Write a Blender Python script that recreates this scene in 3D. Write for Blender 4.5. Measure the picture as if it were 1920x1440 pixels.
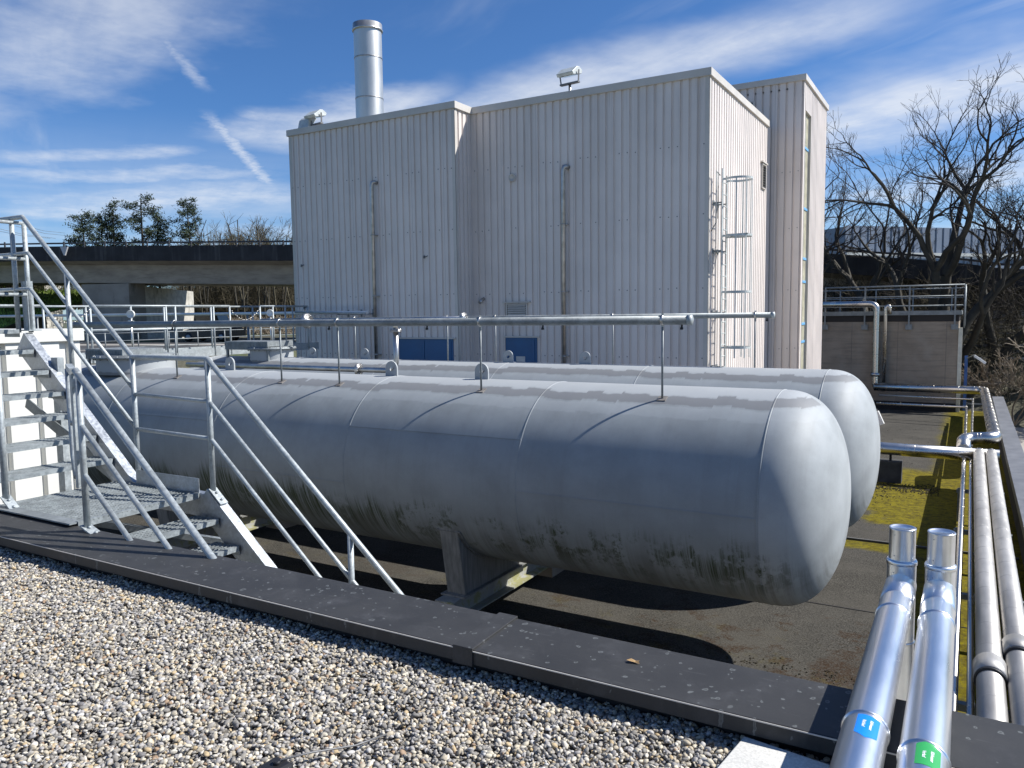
import bpy, math, random
import numpy as np
from mathutils import Vector, Matrix, noise as mnoise
random.seed(7); rng=np.random.default_rng(7)
sc=bpy.context.scene
for o in list(bpy.data.objects): bpy.data.objects.remove(o)
# ---------------------------------------------------------------- camera
YAW,PITCH,ROLL,FPX=0.52714,0.08964,-0.013075,1473.9
def cam_basis():
    f=np.array([-math.sin(YAW)*math.cos(PITCH),math.cos(YAW)*math.cos(PITCH),-math.sin(PITCH)])
    r=np.array([math.cos(YAW),math.sin(YAW),0.0]); u=np.cross(r,f)
    return r*math.cos(ROLL)+u*math.sin(ROLL), -r*math.sin(ROLL)+u*math.cos(ROLL), f
cr,cu,cf=cam_basis()
cd=bpy.data.cameras.new("camera"); cam=bpy.data.objects.new("camera",cd); sc.collection.objects.link(cam)
cam.matrix_world=Matrix(((cr[0],cu[0],-cf[0],0),(cr[1],cu[1],-cf[1],0),(cr[2],cu[2],-cf[2],0),(0,0,0,1)))
cd.sensor_width=36; cd.lens=36*FPX/1920; cd.clip_start=0.05; cd.clip_end=3000
sc.camera=cam
# ---------------------------------------------------------------- sun, sky, exposure
SUN=Vector((1.6,1.0,1.8)).normalized()
sd=bpy.data.lights.new("sun",'SUN'); sd.energy=5.0; sd.angle=math.radians(0.53); sd.color=(1.0,0.975,0.935)
so=bpy.data.objects.new("sun",sd); sc.collection.objects.link(so)
so.rotation_euler=SUN.to_track_quat('Z','Y').to_euler()
sc.view_settings.view_transform='Standard'; sc.view_settings.look='None'; sc.view_settings.exposure=0.55
sc.view_settings.gamma=1.0; sc.view_settings.use_curve_mapping=False
class NT:
    def __init__(s,tree): s.t=tree; s.n=tree.nodes; s.l=tree.links
    def new(s,typ,ins=None,**kw):
        nd=s.n.new(typ)
        for k,v in kw.items(): setattr(nd,k,v)
        for k,v in (ins or {}).items(): s.put(nd.inputs[k],v)
        return nd
    def put(s,sock,v):
        if isinstance(v,bpy.types.NodeSocket): s.l.new(v,sock)
        else: sock.default_value=v
    def m(s,op,a,b=None,c=None,clamp=False):
        nd=s.new('ShaderNodeMath',operation=op,use_clamp=clamp); s.put(nd.inputs[0],a)
        if b is not None: s.put(nd.inputs[1],b)
        if c is not None: s.put(nd.inputs[2],c)
        return nd.outputs[0]
    def vm(s,op,a,b=None):
        nd=s.new('ShaderNodeVectorMath',operation=op); s.put(nd.inputs[0],a)
        if b is not None: s.put(nd.inputs[1],b)
        return nd.outputs[0]
    def mix(s,f,a,b,blend='MIX'):
        nd=s.new('ShaderNodeMix',data_type='RGBA',blend_type=blend)
        s.put(nd.inputs[0],f); s.put(nd.inputs[6],a); s.put(nd.inputs[7],b); return nd.outputs[2]
    def ss(s,v,lo,hi,a=0.0,b=1.0):
        nd=s.new('ShaderNodeMapRange',interpolation_type='SMOOTHSTEP')
        s.put(nd.inputs[0],v)
        for i,x in enumerate((lo,hi,a,b)): s.put(nd.inputs[i+1],x)
        return nd.outputs[0]
    def sep(s,v):
        nd=s.new('ShaderNodeSeparateXYZ'); s.put(nd.inputs[0],v); return nd.outputs
    def comb(s,x,y,z):
        nd=s.new('ShaderNodeCombineXYZ')
        for i,q in enumerate((x,y,z)): s.put(nd.inputs[i],q)
        return nd.outputs[0]
    def noise(s,vec,scale,detail=4,rough=.55,dist=0.0):
        nd=s.new('ShaderNodeTexNoise'); s.put(nd.inputs['Vector'],vec); s.put(nd.inputs['Scale'],scale)
        nd.inputs['Detail'].default_value=detail; nd.inputs['Roughness'].default_value=rough; nd.inputs['Distortion'].default_value=dist
        return nd.outputs['Fac']
    def voro(s,vec,scale,out='Distance',feature='F1',rand=1.0):
        nd=s.new('ShaderNodeTexVoronoi',feature=feature); s.put(nd.inputs['Vector'],vec); s.put(nd.inputs['Scale'],scale)
        nd.inputs['Randomness'].default_value=rand; return nd.outputs[out]
    def scale(s,vec,x,y,z): return s.vm('MULTIPLY',vec,(x,y,z))
def C4(c): return (c[0],c[1],c[2],1.0) if len(c)==3 else c
w=bpy.data.worlds.new("World"); sc.world=w; w.use_nodes=True
T=NT(w.node_tree); T.n.clear()
sky=T.new('ShaderNodeTexSky',sky_type='NISHITA',sun_disc=False)
sky.sun_elevation=math.asin(SUN.z); sky.sun_rotation=math.atan2(SUN.x,SUN.y)
sky.air_density=1.0; sky.dust_density=0.3; sky.ozone_density=1.6; sky.altitude=450
tc=T.new('ShaderNodeTexCoord'); d=tc.outputs['Generated']; dx,dy,dz=T.sep(d)
zc=T.m('MAXIMUM',T.m('ADD',dz,0.06),0.02)
px=T.m('DIVIDE',dx,zc); py=T.m('DIVIDE',dy,zc)
P2=T.comb(px,py,0.0)
def rot2(ang):   # along, across
    c,s=math.cos(ang),math.sin(ang)
    return T.m('ADD',T.m('MULTIPLY',px,c),T.m('MULTIPLY',py,s)), T.m('SUBTRACT',T.m('MULTIPLY',py,c),T.m('MULTIPLY',px,s))
def ray_px(x,y):
    v=cr*(x-960)/FPX+cu*(720-y)/FPX+cf; return v/np.linalg.norm(v)
def sky_xy(x,y):
    v=ray_px(x,y); z=max(v[2]+.06,.02); return np.array([v[0]/z,v[1]/z])
def band(p0,p1,w0,w1,strength,soft=.5,nsc=3.0):
    a=sky_xy(*p0); b=sky_xy(*p1); L=np.linalg.norm(b-a); t=(b-a)/L; nrm=np.array([-t[1],t[0]])
    al=T.m('ADD',T.m('MULTIPLY',px,float(t[0])),T.m('MULTIPLY',py,float(t[1]))); al=T.m('DIVIDE',T.m('SUBTRACT',al,float(a@t)),float(L))
    ac=T.m('ADD',T.m('MULTIPLY',px,float(nrm[0])),T.m('MULTIPLY',py,float(nrm[1]))); ac=T.m('SUBTRACT',ac,float(a@nrm))
    wob=T.m('MULTIPLY',T.m('SUBTRACT',T.noise(P2,nsc,5,.6),.5),w0*1.6)
    ac=T.m('ABSOLUTE',T.m('ADD',ac,wob))
    wd=T.m('ADD',w0,T.m('MULTIPLY',al,w1-w0))
    cross=T.ss(T.m('DIVIDE',ac,wd),1.0,0.0)
    ends=T.m('MULTIPLY',T.ss(al,0.0,soft*.5),T.ss(al,1.0,1-soft*.5))
    tex=T.ss(T.noise(P2,nsc*3,5,.65),.25,.7,.55,1.0)
    return T.m('MULTIPLY',T.m('MULTIPLY',T.m('MULTIPLY',cross,ends),tex),strength)
A0=sky_xy(1000,330); A1=sky_xy(1700,60); ang=math.atan2(A1[1]-A0[1],A1[0]-A0[0])
al,ac=rot2(ang)
warp=T.noise(P2,.35,3,.5)
v1=T.comb(T.m('MULTIPLY',al,.22),T.m('ADD',T.m('MULTIPLY',ac,1.1),T.m('MULTIPLY',warp,1.3)),0.0)
n1=T.noise(v1,1.15,6,.58,.25)
v2=T.comb(T.m('MULTIPLY',al,.35),T.m('ADD',T.m('MULTIPLY',ac,4.2),T.m('MULTIPLY',warp,2.0)),3.7)
n2=T.noise(v2,1.4,6,.6,.4)
cl=T.m('MULTIPLY',T.ss(n1,.47,.72),T.ss(n2,.25,.75,.45,1.0))
# thin veil towards the horizon on the left, banks of cirrus placed where they hang
veil=T.m('MULTIPLY',T.ss(dz,.24,.04),T.ss(T.noise(T.comb(T.m('MULTIPLY',dx,2.0),T.m('MULTIPLY',dy,2.0),T.m('MULTIPLY',dz,16.0)),1.3,5,.6),.35,.7,.15,.72))
bands=[((1000,380),(2300,60),.75,.75,1.0,.3,.7),((700,280),(1900,-60),.42,.36,.85,.5,.9),((430,290),(900,140),.5,.16,.8,.6,1.4),
       ((-250,230),(520,-90),.60,.30,.60,.5,1.4),((1540,390),(2300,250),.7,.7,.8,.5,1.1),
       ((272,35),(395,178),.034,.04,.42,.6,14.0),((378,200),(515,358),.05,.07,.78,.4,14.0),((420,278),(-60,304),.16,.26,.62,.5,2.5),
       ((-80,338),(560,318),.34,.22,.6,.5,2.0),((-40,410),(620,350),.5,.7,.75,.4,1.5),((430,215),(620,225),.12,.2,.6,.5,3.0)]
tot=T.m('MAXIMUM',T.m('MULTIPLY',cl,.42),veil)
for b in bands: tot=T.m('MAXIMUM',tot,band(*b))
tot=T.m('MULTIPLY',tot,T.ss(n2,.2,.7,.70,1.0))
tot=T.m('MULTIPLY',T.m('MINIMUM',tot,1.0),T.ss(dz,-.02,.03))
grade=T.mix(1.0,sky.outputs[0],(0.50,0.83,1.25,1),'MULTIPLY')
col=T.mix(T.m('MULTIPLY',tot,.92),grade,(8.8,9.2,9.8,1.0))
bg=T.new('ShaderNodeBackground',{'Color':col,'Strength':.067}); wo=T.new('ShaderNodeOutputWorld'); T.l.new(bg.outputs[0],wo.inputs[0])
# ---------------------------------------------------------------- helpers
COL=sc.collection
WL={}
class MB:
    def __init__(s): s.v=[]; s.f=[]; s.mi=[]; s.m=0; s.sm=[]
    def add(s,vs,fs,smooth=False):
        b=len(s.v); s.v.extend([tuple(map(float,p)) for p in vs])
        for q in fs: s.f.append(tuple(b+i for i in q)); s.mi.append(s.m); s.sm.append(smooth)
    def box(s,x0,x1,y0,y1,z0,z1):
        if x0>x1:x0,x1=x1,x0
        if y0>y1:y0,y1=y1,y0
        if z0>z1:z0,z1=z1,z0
        s.add([(x0,y0,z0),(x1,y0,z0),(x1,y1,z0),(x0,y1,z0),(x0,y0,z1),(x1,y0,z1),(x1,y1,z1),(x0,y1,z1)],
              [(3,2,1,0),(4,5,6,7),(0,1,5,4),(1,2,6,5),(2,3,7,6),(3,0,4,7)]); return s
    def obox(s,c,ax,h):
        c=Vector(c); A=[Vector(a).normalized()*q for a,q in zip(ax,h)]
        vs=[c+A[0]*i+A[1]*j+A[2]*k for k in(-1,1) for j in(-1,1) for i in(-1,1)]
        s.add(vs,[(2,3,1,0),(4,5,7,6),(0,1,5,4),(1,3,7,5),(3,2,6,7),(2,0,4,6)]); return s
    def bar(s,a,b,w,t,up=(0,0,1)):
        a=Vector(a);b=Vector(b);d=(b-a);L=d.length;d.normalize();u=Vector(up);x=d.cross(u)
        if x.length<1e-5:x=d.cross(Vector((0,1,0)))
        x.normalize();u=x.cross(d); return s.obox((a+b)/2,(d,x,u),(L/2,w/2,t/2))
    def tube(s,pts,r,n=8,cap=True):
        pts=[Vector(p) for p in pts]; k=len(pts)
        rs=list(r) if hasattr(r,'__len__') else [r]*k
        t0=(pts[1]-pts[0]).normalized(); a=t0.orthogonal().normalized(); vs=[]
        pt=t0
        for i,p in enumerate(pts):
            ti=(pts[min(i+1,k-1)]-pts[max(i-1,0)])
            d1=(pts[i]-pts[i-1]).normalized() if i>0 else t0
            d2=(pts[i+1]-pts[i]).normalized() if i<k-1 else d1
            t=(d1+d2); t=t.normalized() if t.length>1e-6 else d1
            q=pt.rotation_difference(t); a=q@a; a=(a-t*a.dot(t)).normalized(); pt=t; b=t.cross(a)
            sc_=1/max(.35,math.sqrt(max(0.0,(1+d1.dot(d2))/2)))
            # stretch in the bend plane
            bn=(d2-d1)
            for j in range(n):
                an=2*math.pi*j/n; o=a*math.cos(an)+b*math.sin(an)
                if bn.length>1e-4:
                    bb=(bn-t*bn.dot(t)); 
                    if bb.length>1e-5:
                        bb.normalize(); o=o+bb*(o.dot(bb)*(sc_-1))
                vs.append(p+o*rs[i])
        fs=[(i*n+j,i*n+(j+1)%n,(i+1)*n+(j+1)%n,(i+1)*n+j) for i in range(k-1) for j in range(n)]
        s.add(vs,fs,True)
        if cap:
            b=len(s.v)-k*n
            s.f.append(tuple(b+j for j in reversed(range(n)))); s.mi.append(s.m); s.sm.append(False)
            s.f.append(tuple(b+(k-1)*n+j for j in range(n))); s.mi.append(s.m); s.sm.append(False)
        return s
    def rev(s,p0,ax,prof,n=32,closed=False):   # revolve profile [(t,r)] round axis ax from p0
        p0=Vector(p0); t=Vector(ax).normalized(); a=t.orthogonal().normalized(); b=t.cross(a); vs=[]
        for (q,r) in prof:
            for j in range(n):
                an=2*math.pi*j/n; vs.append(p0+t*q+(a*math.cos(an)+b*math.sin(an))*max(r,1e-4))
        k=len(prof)
        s.add(vs,[(i*n+j,i*n+(j+1)%n,(i+1)*n+(j+1)%n,(i+1)*n+j) for i in range(k-1) for j in range(n)],True)
        return s
    def prism(s,poly,a,b,axis='x'):
        n=len(poly)
        def P(p,c): return {'x':(c,p[0],p[1]),'y':(p[0],c,p[1]),'z':(p[0],p[1],c)}[axis]
        vs=[P(p,a) for p in poly]+[P(p,b) for p in poly]
        s.add(vs,[tuple(range(n))[::-1],tuple(range(n,2*n))]+[(i,(i+1)%n,n+(i+1)%n,n+i) for i in range(n)]); return s
    def build(s,name,mat,parent=None,bevel=0.0,auto=False):
        off=np.array(WL.get(parent.name,(0,0,0)) if parent else (0,0,0),float)
        me=bpy.data.meshes.new(name)
        v=[(p[0]-off[0],p[1]-off[1],p[2]-off[2]) for p in s.v]
        me.from_pydata(v,[],s.f)
        for m in (mat if isinstance(mat,(list,tuple)) else [mat]): me.materials.append(m)
        me.polygons.foreach_set('material_index',s.mi); me.polygons.foreach_set('use_smooth',s.sm); me.update()
        o=bpy.data.objects.new(name,me); COL.objects.link(o)
        if parent is not None: o.parent=parent; WL[o.name]=tuple(off)
        if bevel:
            bm=o.modifiers.new('bevel','BEVEL'); bm.width=bevel; bm.segments=2; bm.limit_method='ANGLE'
        return o
def tag(o,label=None,cat=None,group=None,kind=None):
    if label:o['label']=label
    if cat:o['category']=cat
    if group:o['group']=group
    if kind:o['kind']=kind
    return o
def thing(name,label,cat,loc=(0,0,0),group=None):
    o=bpy.data.objects.new(name,None); COL.objects.link(o); o.location=loc; o.empty_display_size=.2
    WL[o.name]=tuple(loc); return tag(o,label,cat,group)
def copy_tree(o,loc,label=None,parent=None):
    c=o.copy(); COL.objects.link(c)
    if parent is None:
        c.location=loc; WL[c.name]=tuple(loc)
        if label:c['label']=label
    else: c.parent=parent
    for ch in [q for q in COL.objects if q.parent==o]: copy_tree(ch,None,None,c)
    return c
# ---------------------------------------------------------------- materials
def mat(name,color,rough=.6,metal=0.0,var=.12,vscale=3.0,stretch=(1,1,1),grit=0.0,gscale=120,bump=0.0,bscale=60,spec=.5,hook=None,island=0.0):
    m=bpy.data.materials.new(name); m.use_nodes=True; t=NT(m.node_tree); bs=t.n['Principled BSDF']
    tcn=t.new('ShaderNodeTexCoord'); co=tcn.outputs['Object']; vs=t.scale(co,*stretch)
    n=t.noise(vs,vscale,6,.6); f=t.ss(n,.3,.7,1-var,1+var)
    c=t.mix(1.0,C4(color),t.comb(f,f,f),'MULTIPLY')
    if grit:
        g=t.noise(co,gscale,2,.7); gf=t.ss(g,.3,.7,1-grit,1+grit); c=t.mix(1.0,c,t.comb(gf,gf,gf),'MULTIPLY')
    if island:
        ri=t.new('ShaderNodeNewGeometry').outputs['Random Per Island']; rf=t.m('ADD',1-island,t.m('MULTIPLY',ri,2*island)); c=t.mix(1.0,c,t.comb(rf,rf,rf),'MULTIPLY')
    r=t.m('ADD',rough,t.m('MULTIPLY',t.m('SUBTRACT',n,.5),.18))
    env=dict(t=t,co=co,bs=bs,n=n)
    if hook:
        q=hook(t,co,c,r); 
        if isinstance(q,tuple): c,r=q
        else: c=q
    t.put(bs.inputs['Base Color'],c); t.put(bs.inputs['Roughness'],r); bs.inputs['Metallic'].default_value=metal
    bs.inputs['Specular IOR Level'].default_value=spec
    if bump:
        bn=t.new('ShaderNodeBump',{'Height':t.noise(co,bscale,5,.65),'Strength':bump}); bn.inputs['Distance'].default_value=.02
        t.l.new(bn.outputs[0],bs.inputs['Normal'])
    return m
def galv_hook(t,co,c,r):
    v=t.voro(co,55,'Color'); g=t.sep(v)[0]; f=t.m('ADD',.87,t.m('MULTIPLY',g,.26))
    c=t.mix(1.0,c,t.comb(f,f,f),'MULTIPLY')
    return c,t.m('ADD',r,t.m('MULTIPLY',g,.16))
GALV=mat('galvanised',(.36,.39,.395),.45,.35,.14,6,hook=galv_hook)
STRING=mat('galvanised_plate',(.44,.465,.49),.42,.85,.14,6,hook=galv_hook)
GRATE=mat('galvanised_grating',(.27,.295,.30),.45,.35,.2,9,hook=galv_hook)
GALVD=mat('galvanised_weathered',(.235,.255,.26),.5,.45,.2,5,hook=galv_hook)
STEEL=mat('stainless',(.62,.59,.54),.28,1.0,.06,3,(1,.15,1))
STEELD=mat('stainless_weathered',(.47,.455,.435),.36,.95,.2,5,bump=.05,bscale=10)
ALU=mat('aluminium_cladding',(.78,.79,.80),.30,1.0,.10,5,(1,.25,1),bump=.05,bscale=6)
def pipe_hook(t,co,c,r):
    n=t.noise(t.scale(co,1,.12,1),30,5,.7); return t.mix(t.ss(n,.5,.75,0,.28),c,(.30,.28,.25,1)),r
ALUM=mat('aluminium_matt',(.42,.405,.38),.50,.6,.13,6,(1,.2,1),bump=.0,bscale=6,hook=pipe_hook)
def concrete_hook(t,co,c,r):
    st=t.noise(t.scale(co,1.0,1.0,14),.8,5,.65); c=t.mix(t.ss(st,.45,.7,0,.35),c,(.10,.095,.085,1))
    x,y,z=t.sep(co)
    fr=t.m('FRACT',t.m('MULTIPLY',z,6.5)); line=t.ss(fr,.0,.05,.25,0)
    vx=t.m('ABSOLUTE',t.m('SUBTRACT',t.m('FRACT',t.m('ADD',t.m('DIVIDE',x,1.85),.33)),.5)); c=t.mix(t.ss(vx,.012,.004,0,.45),c,(.10,.09,.075,1)); pt=t.noise(t.scale(co,1.1,1,.8),1.0,4,.6); c=t.mix(t.ss(pt,.5,.68,0,.35),c,(.38,.34,.28,1))
    return t.mix(line,c,(.05,.05,.045,1))
CONC=mat('board_marked_concrete',(.31,.255,.195),.85,0,.14,1.2,grit=.1,gscale=60,bump=.2,bscale=20,hook=concrete_hook)
PIERM=mat('pier_concrete',(.30,.275,.235),.85,0,.2,.5,hook=lambda t,co,c,r: t.mix(t.ss(t.noise(t.scale(co,.5,.5,.25),1.2,6,.7),.52,.72,0,.7),c,(.07,.07,.055,1)))
CONCL=mat('pale_concrete',(.47,.45,.40),.85,0,.2,2.0,grit=.1,gscale=50,hook=lambda t,co,c,r: t.mix(t.ss(t.noise(t.scale(co,1.5,1.5,.5),1.2,6,.7),.52,.72,0,.7),c,(.09,.09,.07,1)))
def fascia_hook(t,co,c,r):
    s=t.noise(t.scale(co,2.4,2.4,.12),1.0,6,.75); return t.mix(t.ss(s,.5,.75,0,.5),c,(.17,.165,.155,1))
FASCIA=mat('soot_dark_concrete',(.035,.034,.034),.9,0,.3,1.0,hook=fascia_hook)
GIRDER=mat('bridge_girder_concrete',(.38,.34,.28),.9,0,.18,.6,(1,1,3),hook=lambda t,co,c,r: t.mix(t.ss(t.noise(t.scale(co,.6,.6,5),1,5,.7),.5,.75,0,.45),c,(.12,.11,.095,1)))
# light-grey tank paint: dry runs down the flanks, algae low down, worn damp-dark band near the crown
def tank_hook(t,co,c,r):
    x,y,z=t.sep(co); R_=1.3
    X=t.comb(x,0.0,0.0)
    runs=t.noise(t.comb(t.m('MULTIPLY',x,9.0),t.m('MULTIPLY',y,.15),t.m('MULTIPLY',z,.45)),1.0,6,.68)
    c=t.mix(t.ss(runs,.45,.75,0,.30),c,(.20,.205,.20,1)); 
    cloud=t.noise(t.scale(co,1,1,1),1.6,5,.6); c=t.mix(t.ss(cloud,.4,.7,0,.25),c,(.36,.375,.385,1))
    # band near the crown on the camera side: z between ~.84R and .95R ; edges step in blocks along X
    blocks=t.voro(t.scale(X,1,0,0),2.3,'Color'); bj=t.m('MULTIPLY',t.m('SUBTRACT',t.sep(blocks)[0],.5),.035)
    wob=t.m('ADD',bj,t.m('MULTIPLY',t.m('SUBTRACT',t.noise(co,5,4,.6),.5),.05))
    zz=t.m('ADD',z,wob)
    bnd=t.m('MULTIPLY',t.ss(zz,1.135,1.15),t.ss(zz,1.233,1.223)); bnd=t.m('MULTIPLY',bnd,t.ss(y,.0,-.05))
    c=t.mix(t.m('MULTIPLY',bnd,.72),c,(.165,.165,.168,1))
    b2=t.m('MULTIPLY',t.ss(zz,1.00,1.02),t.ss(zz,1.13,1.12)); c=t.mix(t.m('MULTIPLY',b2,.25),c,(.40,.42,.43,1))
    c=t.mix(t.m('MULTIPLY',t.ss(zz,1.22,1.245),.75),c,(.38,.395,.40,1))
    # algae
    bl=t.voro(t.comb(t.m('MULTIPLY',x,1.7),0.0,0.0),1.0,'Color')
    top=t.m('ADD',t.m('ADD',t.ss(x,-6.0,-9.5,-.30,-.14),t.m('MULTIPLY',t.m('SUBTRACT',t.noise(X,1.1,3,.6),.5),.9)),t.m('MULTIPLY',t.m('SUBTRACT',t.sep(bl)[0],.5),.16))
    st=t.noise(t.comb(t.m('MULTIPLY',x,24.0),t.m('MULTIPLY',y,.5),t.m('MULTIPLY',z,.7)),1.0,6,.78)
    edge=t.m('ADD',top,t.m('MULTIPLY',t.m('SUBTRACT',st,.5),.55))
    low=t.m('MULTIPLY',t.ss(z,edge,t.m('SUBTRACT',edge,.34)),t.ss(z,-1.08,-.70,.12,1.0))
    pat=t.ss(t.noise(t.scale(co,1.5,1.2,1.3),1.0,6,.75),t.ss(x,-6.0,-9.0,.47,.28),t.ss(x,-6.0,-9.0,.55,.42))
    alg=t.m('MULTIPLY',t.m('MULTIPLY',low,pat),t.ss(st,.34,.60,.12,1.0))
    alg=t.m('MULTIPLY',alg,t.ss(x,-1.35,-2.0,.12,1.0))
    c=t.mix(t.m('MULTIPLY',alg,.94),c,(.036,.046,.010,1))
    streak=t.m('MULTIPLY',t.ss(z,-.35,-.8),t.ss(runs,.42,.62)); c=t.mix(t.m('MULTIPLY',streak,.45),c,(.105,.102,.085,1))
    fine=t.noise(t.comb(t.m('MULTIPLY',x,40.0),t.m('MULTIPLY',y,.8),t.m('MULTIPLY',z,1.0)),1.0,3,.7)
    fl=t.m('MULTIPLY',t.ss(z,-.5,-1.0),t.ss(fine,.5,.7)); c=t.mix(t.m('MULTIPLY',fl,.55),c,(.25,.245,.225,1))
    return c,t.m('ADD',r,t.m('MULTIPLY',alg,.3))
TANK=mat('grey_tank_paint',(.258,.278,.282),.55,0,.09,2.0,grit=.05,gscale=160,spec=.35,hook=tank_hook)
TANKE=mat('chalked_sunlit_end_paint',(.325,.345,.35),.6,0,.12,1.6,grit=.05,gscale=160,spec=.35,hook=tank_hook)  # chalky tank paint lightened further: sunlit brightness of the ends put into the colour
TANKP=mat('grey_saddle_paint',(.20,.20,.19),.5,0,.25,4,(6,6,.6))
def clad_hook(t,co,c,r):
    s=t.noise(t.scale(co,3,3,.10),1.0,5,.6); c=t.mix(t.ss(s,.42,.75,0,.25),c,(.38,.365,.345,1))
    x,y,z=t.sep(co)
    cell=t.m('FLOOR',t.m('DIVIDE',t.m('ADD',t.m('ADD',x,y),.3),1.0875)); wn=t.new('ShaderNodeTexWhiteNoise',noise_dimensions='1D'); t.put(wn.inputs['W'],cell); f=t.m('ADD',.955,t.m('MULTIPLY',wn.outputs['Value'],.09)); c=t.mix(1.0,c,t.comb(f,f,f),'MULTIPLY')
    fr=t.m('FRACT',t.m('DIVIDE',t.m('ADD',t.m('ADD',x,y),.3),1.0875)); c=t.mix(t.ss(fr,.016,.0,0,.6),c,(.16,.15,.145,1))
    dr=t.noise(t.scale(co,7,7,.35),1.0,5,.7); c=t.mix(t.m('MULTIPLY',t.ss(dr,.55,.75),t.ss(z,7.5,10.1,.05,.45)),c,(.30,.28,.26,1))
    return c
CLAD=mat('light_metal_cladding',(.715,.65,.60),.50,0,.05,.7,hook=clad_hook)
TRIM=mat('cladding_trim',(.56,.525,.475),.5,0,.08,1.0)
SCREW=mat('screw_heads',(.16,.16,.16),.5,.3,.05)
BLUE=mat('blue_door_paint',(.015,.10,.24),.4,0,.08,2)
BLUEF=mat('blue_window_frame',(.17,.42,.70),.4,0,.05,2)
GLASSY=mat('cream_glazing',(.52,.49,.36),.18,0,.2,3.0,hook=lambda t,co,c,r: t.mix(t.ss(t.noise(co,9,5,.7),.45,.7,0,.3),c,(.33,.31,.22,1)))
GLASSD=mat('dark_glass',(.012,.02,.03),.06,0,.05,1)
DARK=mat('dark_void',(.012,.012,.013),.8,0,.1,1)
BLACK=mat('black_rubber',(.015,.015,.016),.5,0,.1,5)
ROOFM=mat('grey_roof_sheet',(.13,.13,.13),.9,0,.2,1,grit=.15,gscale=80)
WHITE=mat('white_panel_paint',(.66,.65,.60),.42,0,.05,1.0)
LAMPW=mat('floodlight_housing',(.52,.55,.53),.45,0,.14,6)
# dark coping sheet: bird droppings and drip rings
def coping_hook(t,co,c,r):
    x,y,z=t.sep(co)
    for sc_,thr,rad,amt in ((9,.62,.16,.6),(19,.62,.22,.9),(4.0,.72,.10,.55),(37,.70,.34,.9)):
        v=t.new('ShaderNodeTexVoronoi',{'Vector':t.vm('ADD',t.comb(x,y,0.0),t.comb(t.m('MULTIPLY',t.noise(co,30,2,.5),.03),t.m('MULTIPLY',t.noise(co,24,2,.5),.03),0.0)),'Scale':float(sc_)}); rn=t.sep(v.outputs['Color'])
        sel=t.m('GREATER_THAN',rn[0],thr); rr=t.m('MULTIPLY',rn[1],rad)
        ds=v.outputs['Distance']
        disc=t.m('MULTIPLY',sel,t.ss(ds,t.m('ADD',rr,.03),rr))
        ring=t.m('MULTIPLY',disc,t.m('ADD',.35,t.m('MULTIPLY',t.ss(ds,t.m('MULTIPLY',rr,.45),t.m('MULTIPLY',rr,.8)),.65)))
        far=t.ss(y,2.74,3.02,.25,1.0)
        c=t.mix(t.m('MULTIPLY',t.m('MULTIPLY',ring,amt),far),c,(.40,.43,.42,1))
    s=t.noise(t.scale(co,1.2,1.2,1),4,6,.7); c=t.mix(t.ss(s,.5,.72,0,.4),c,(.085,.085,.088,1))
    sc2=t.noise(t.scale(co,2.0,14.0,1),3.0,3,.6); c=t.mix(t.ss(sc2,.62,.7,0,.12),c,(.15,.15,.15,1))
    return c
COPING=mat('anthracite_coping',(.037,.037,.037),.55,0,.14,3,grit=.05,gscale=150,spec=.35,hook=coping_hook)
COPEDGE=mat('coping_drip_edge',(.035,.033,.03),.55,0,.2,3)
COPR=mat('zinc_grey_coping',(.19,.195,.205),.5,.3,.15,3,hook=lambda t,co,c,r:t.mix(t.ss(t.noise(co,14,5,.7),.5,.7,0,.4),c,(.2,.2,.21,1)))
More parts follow.
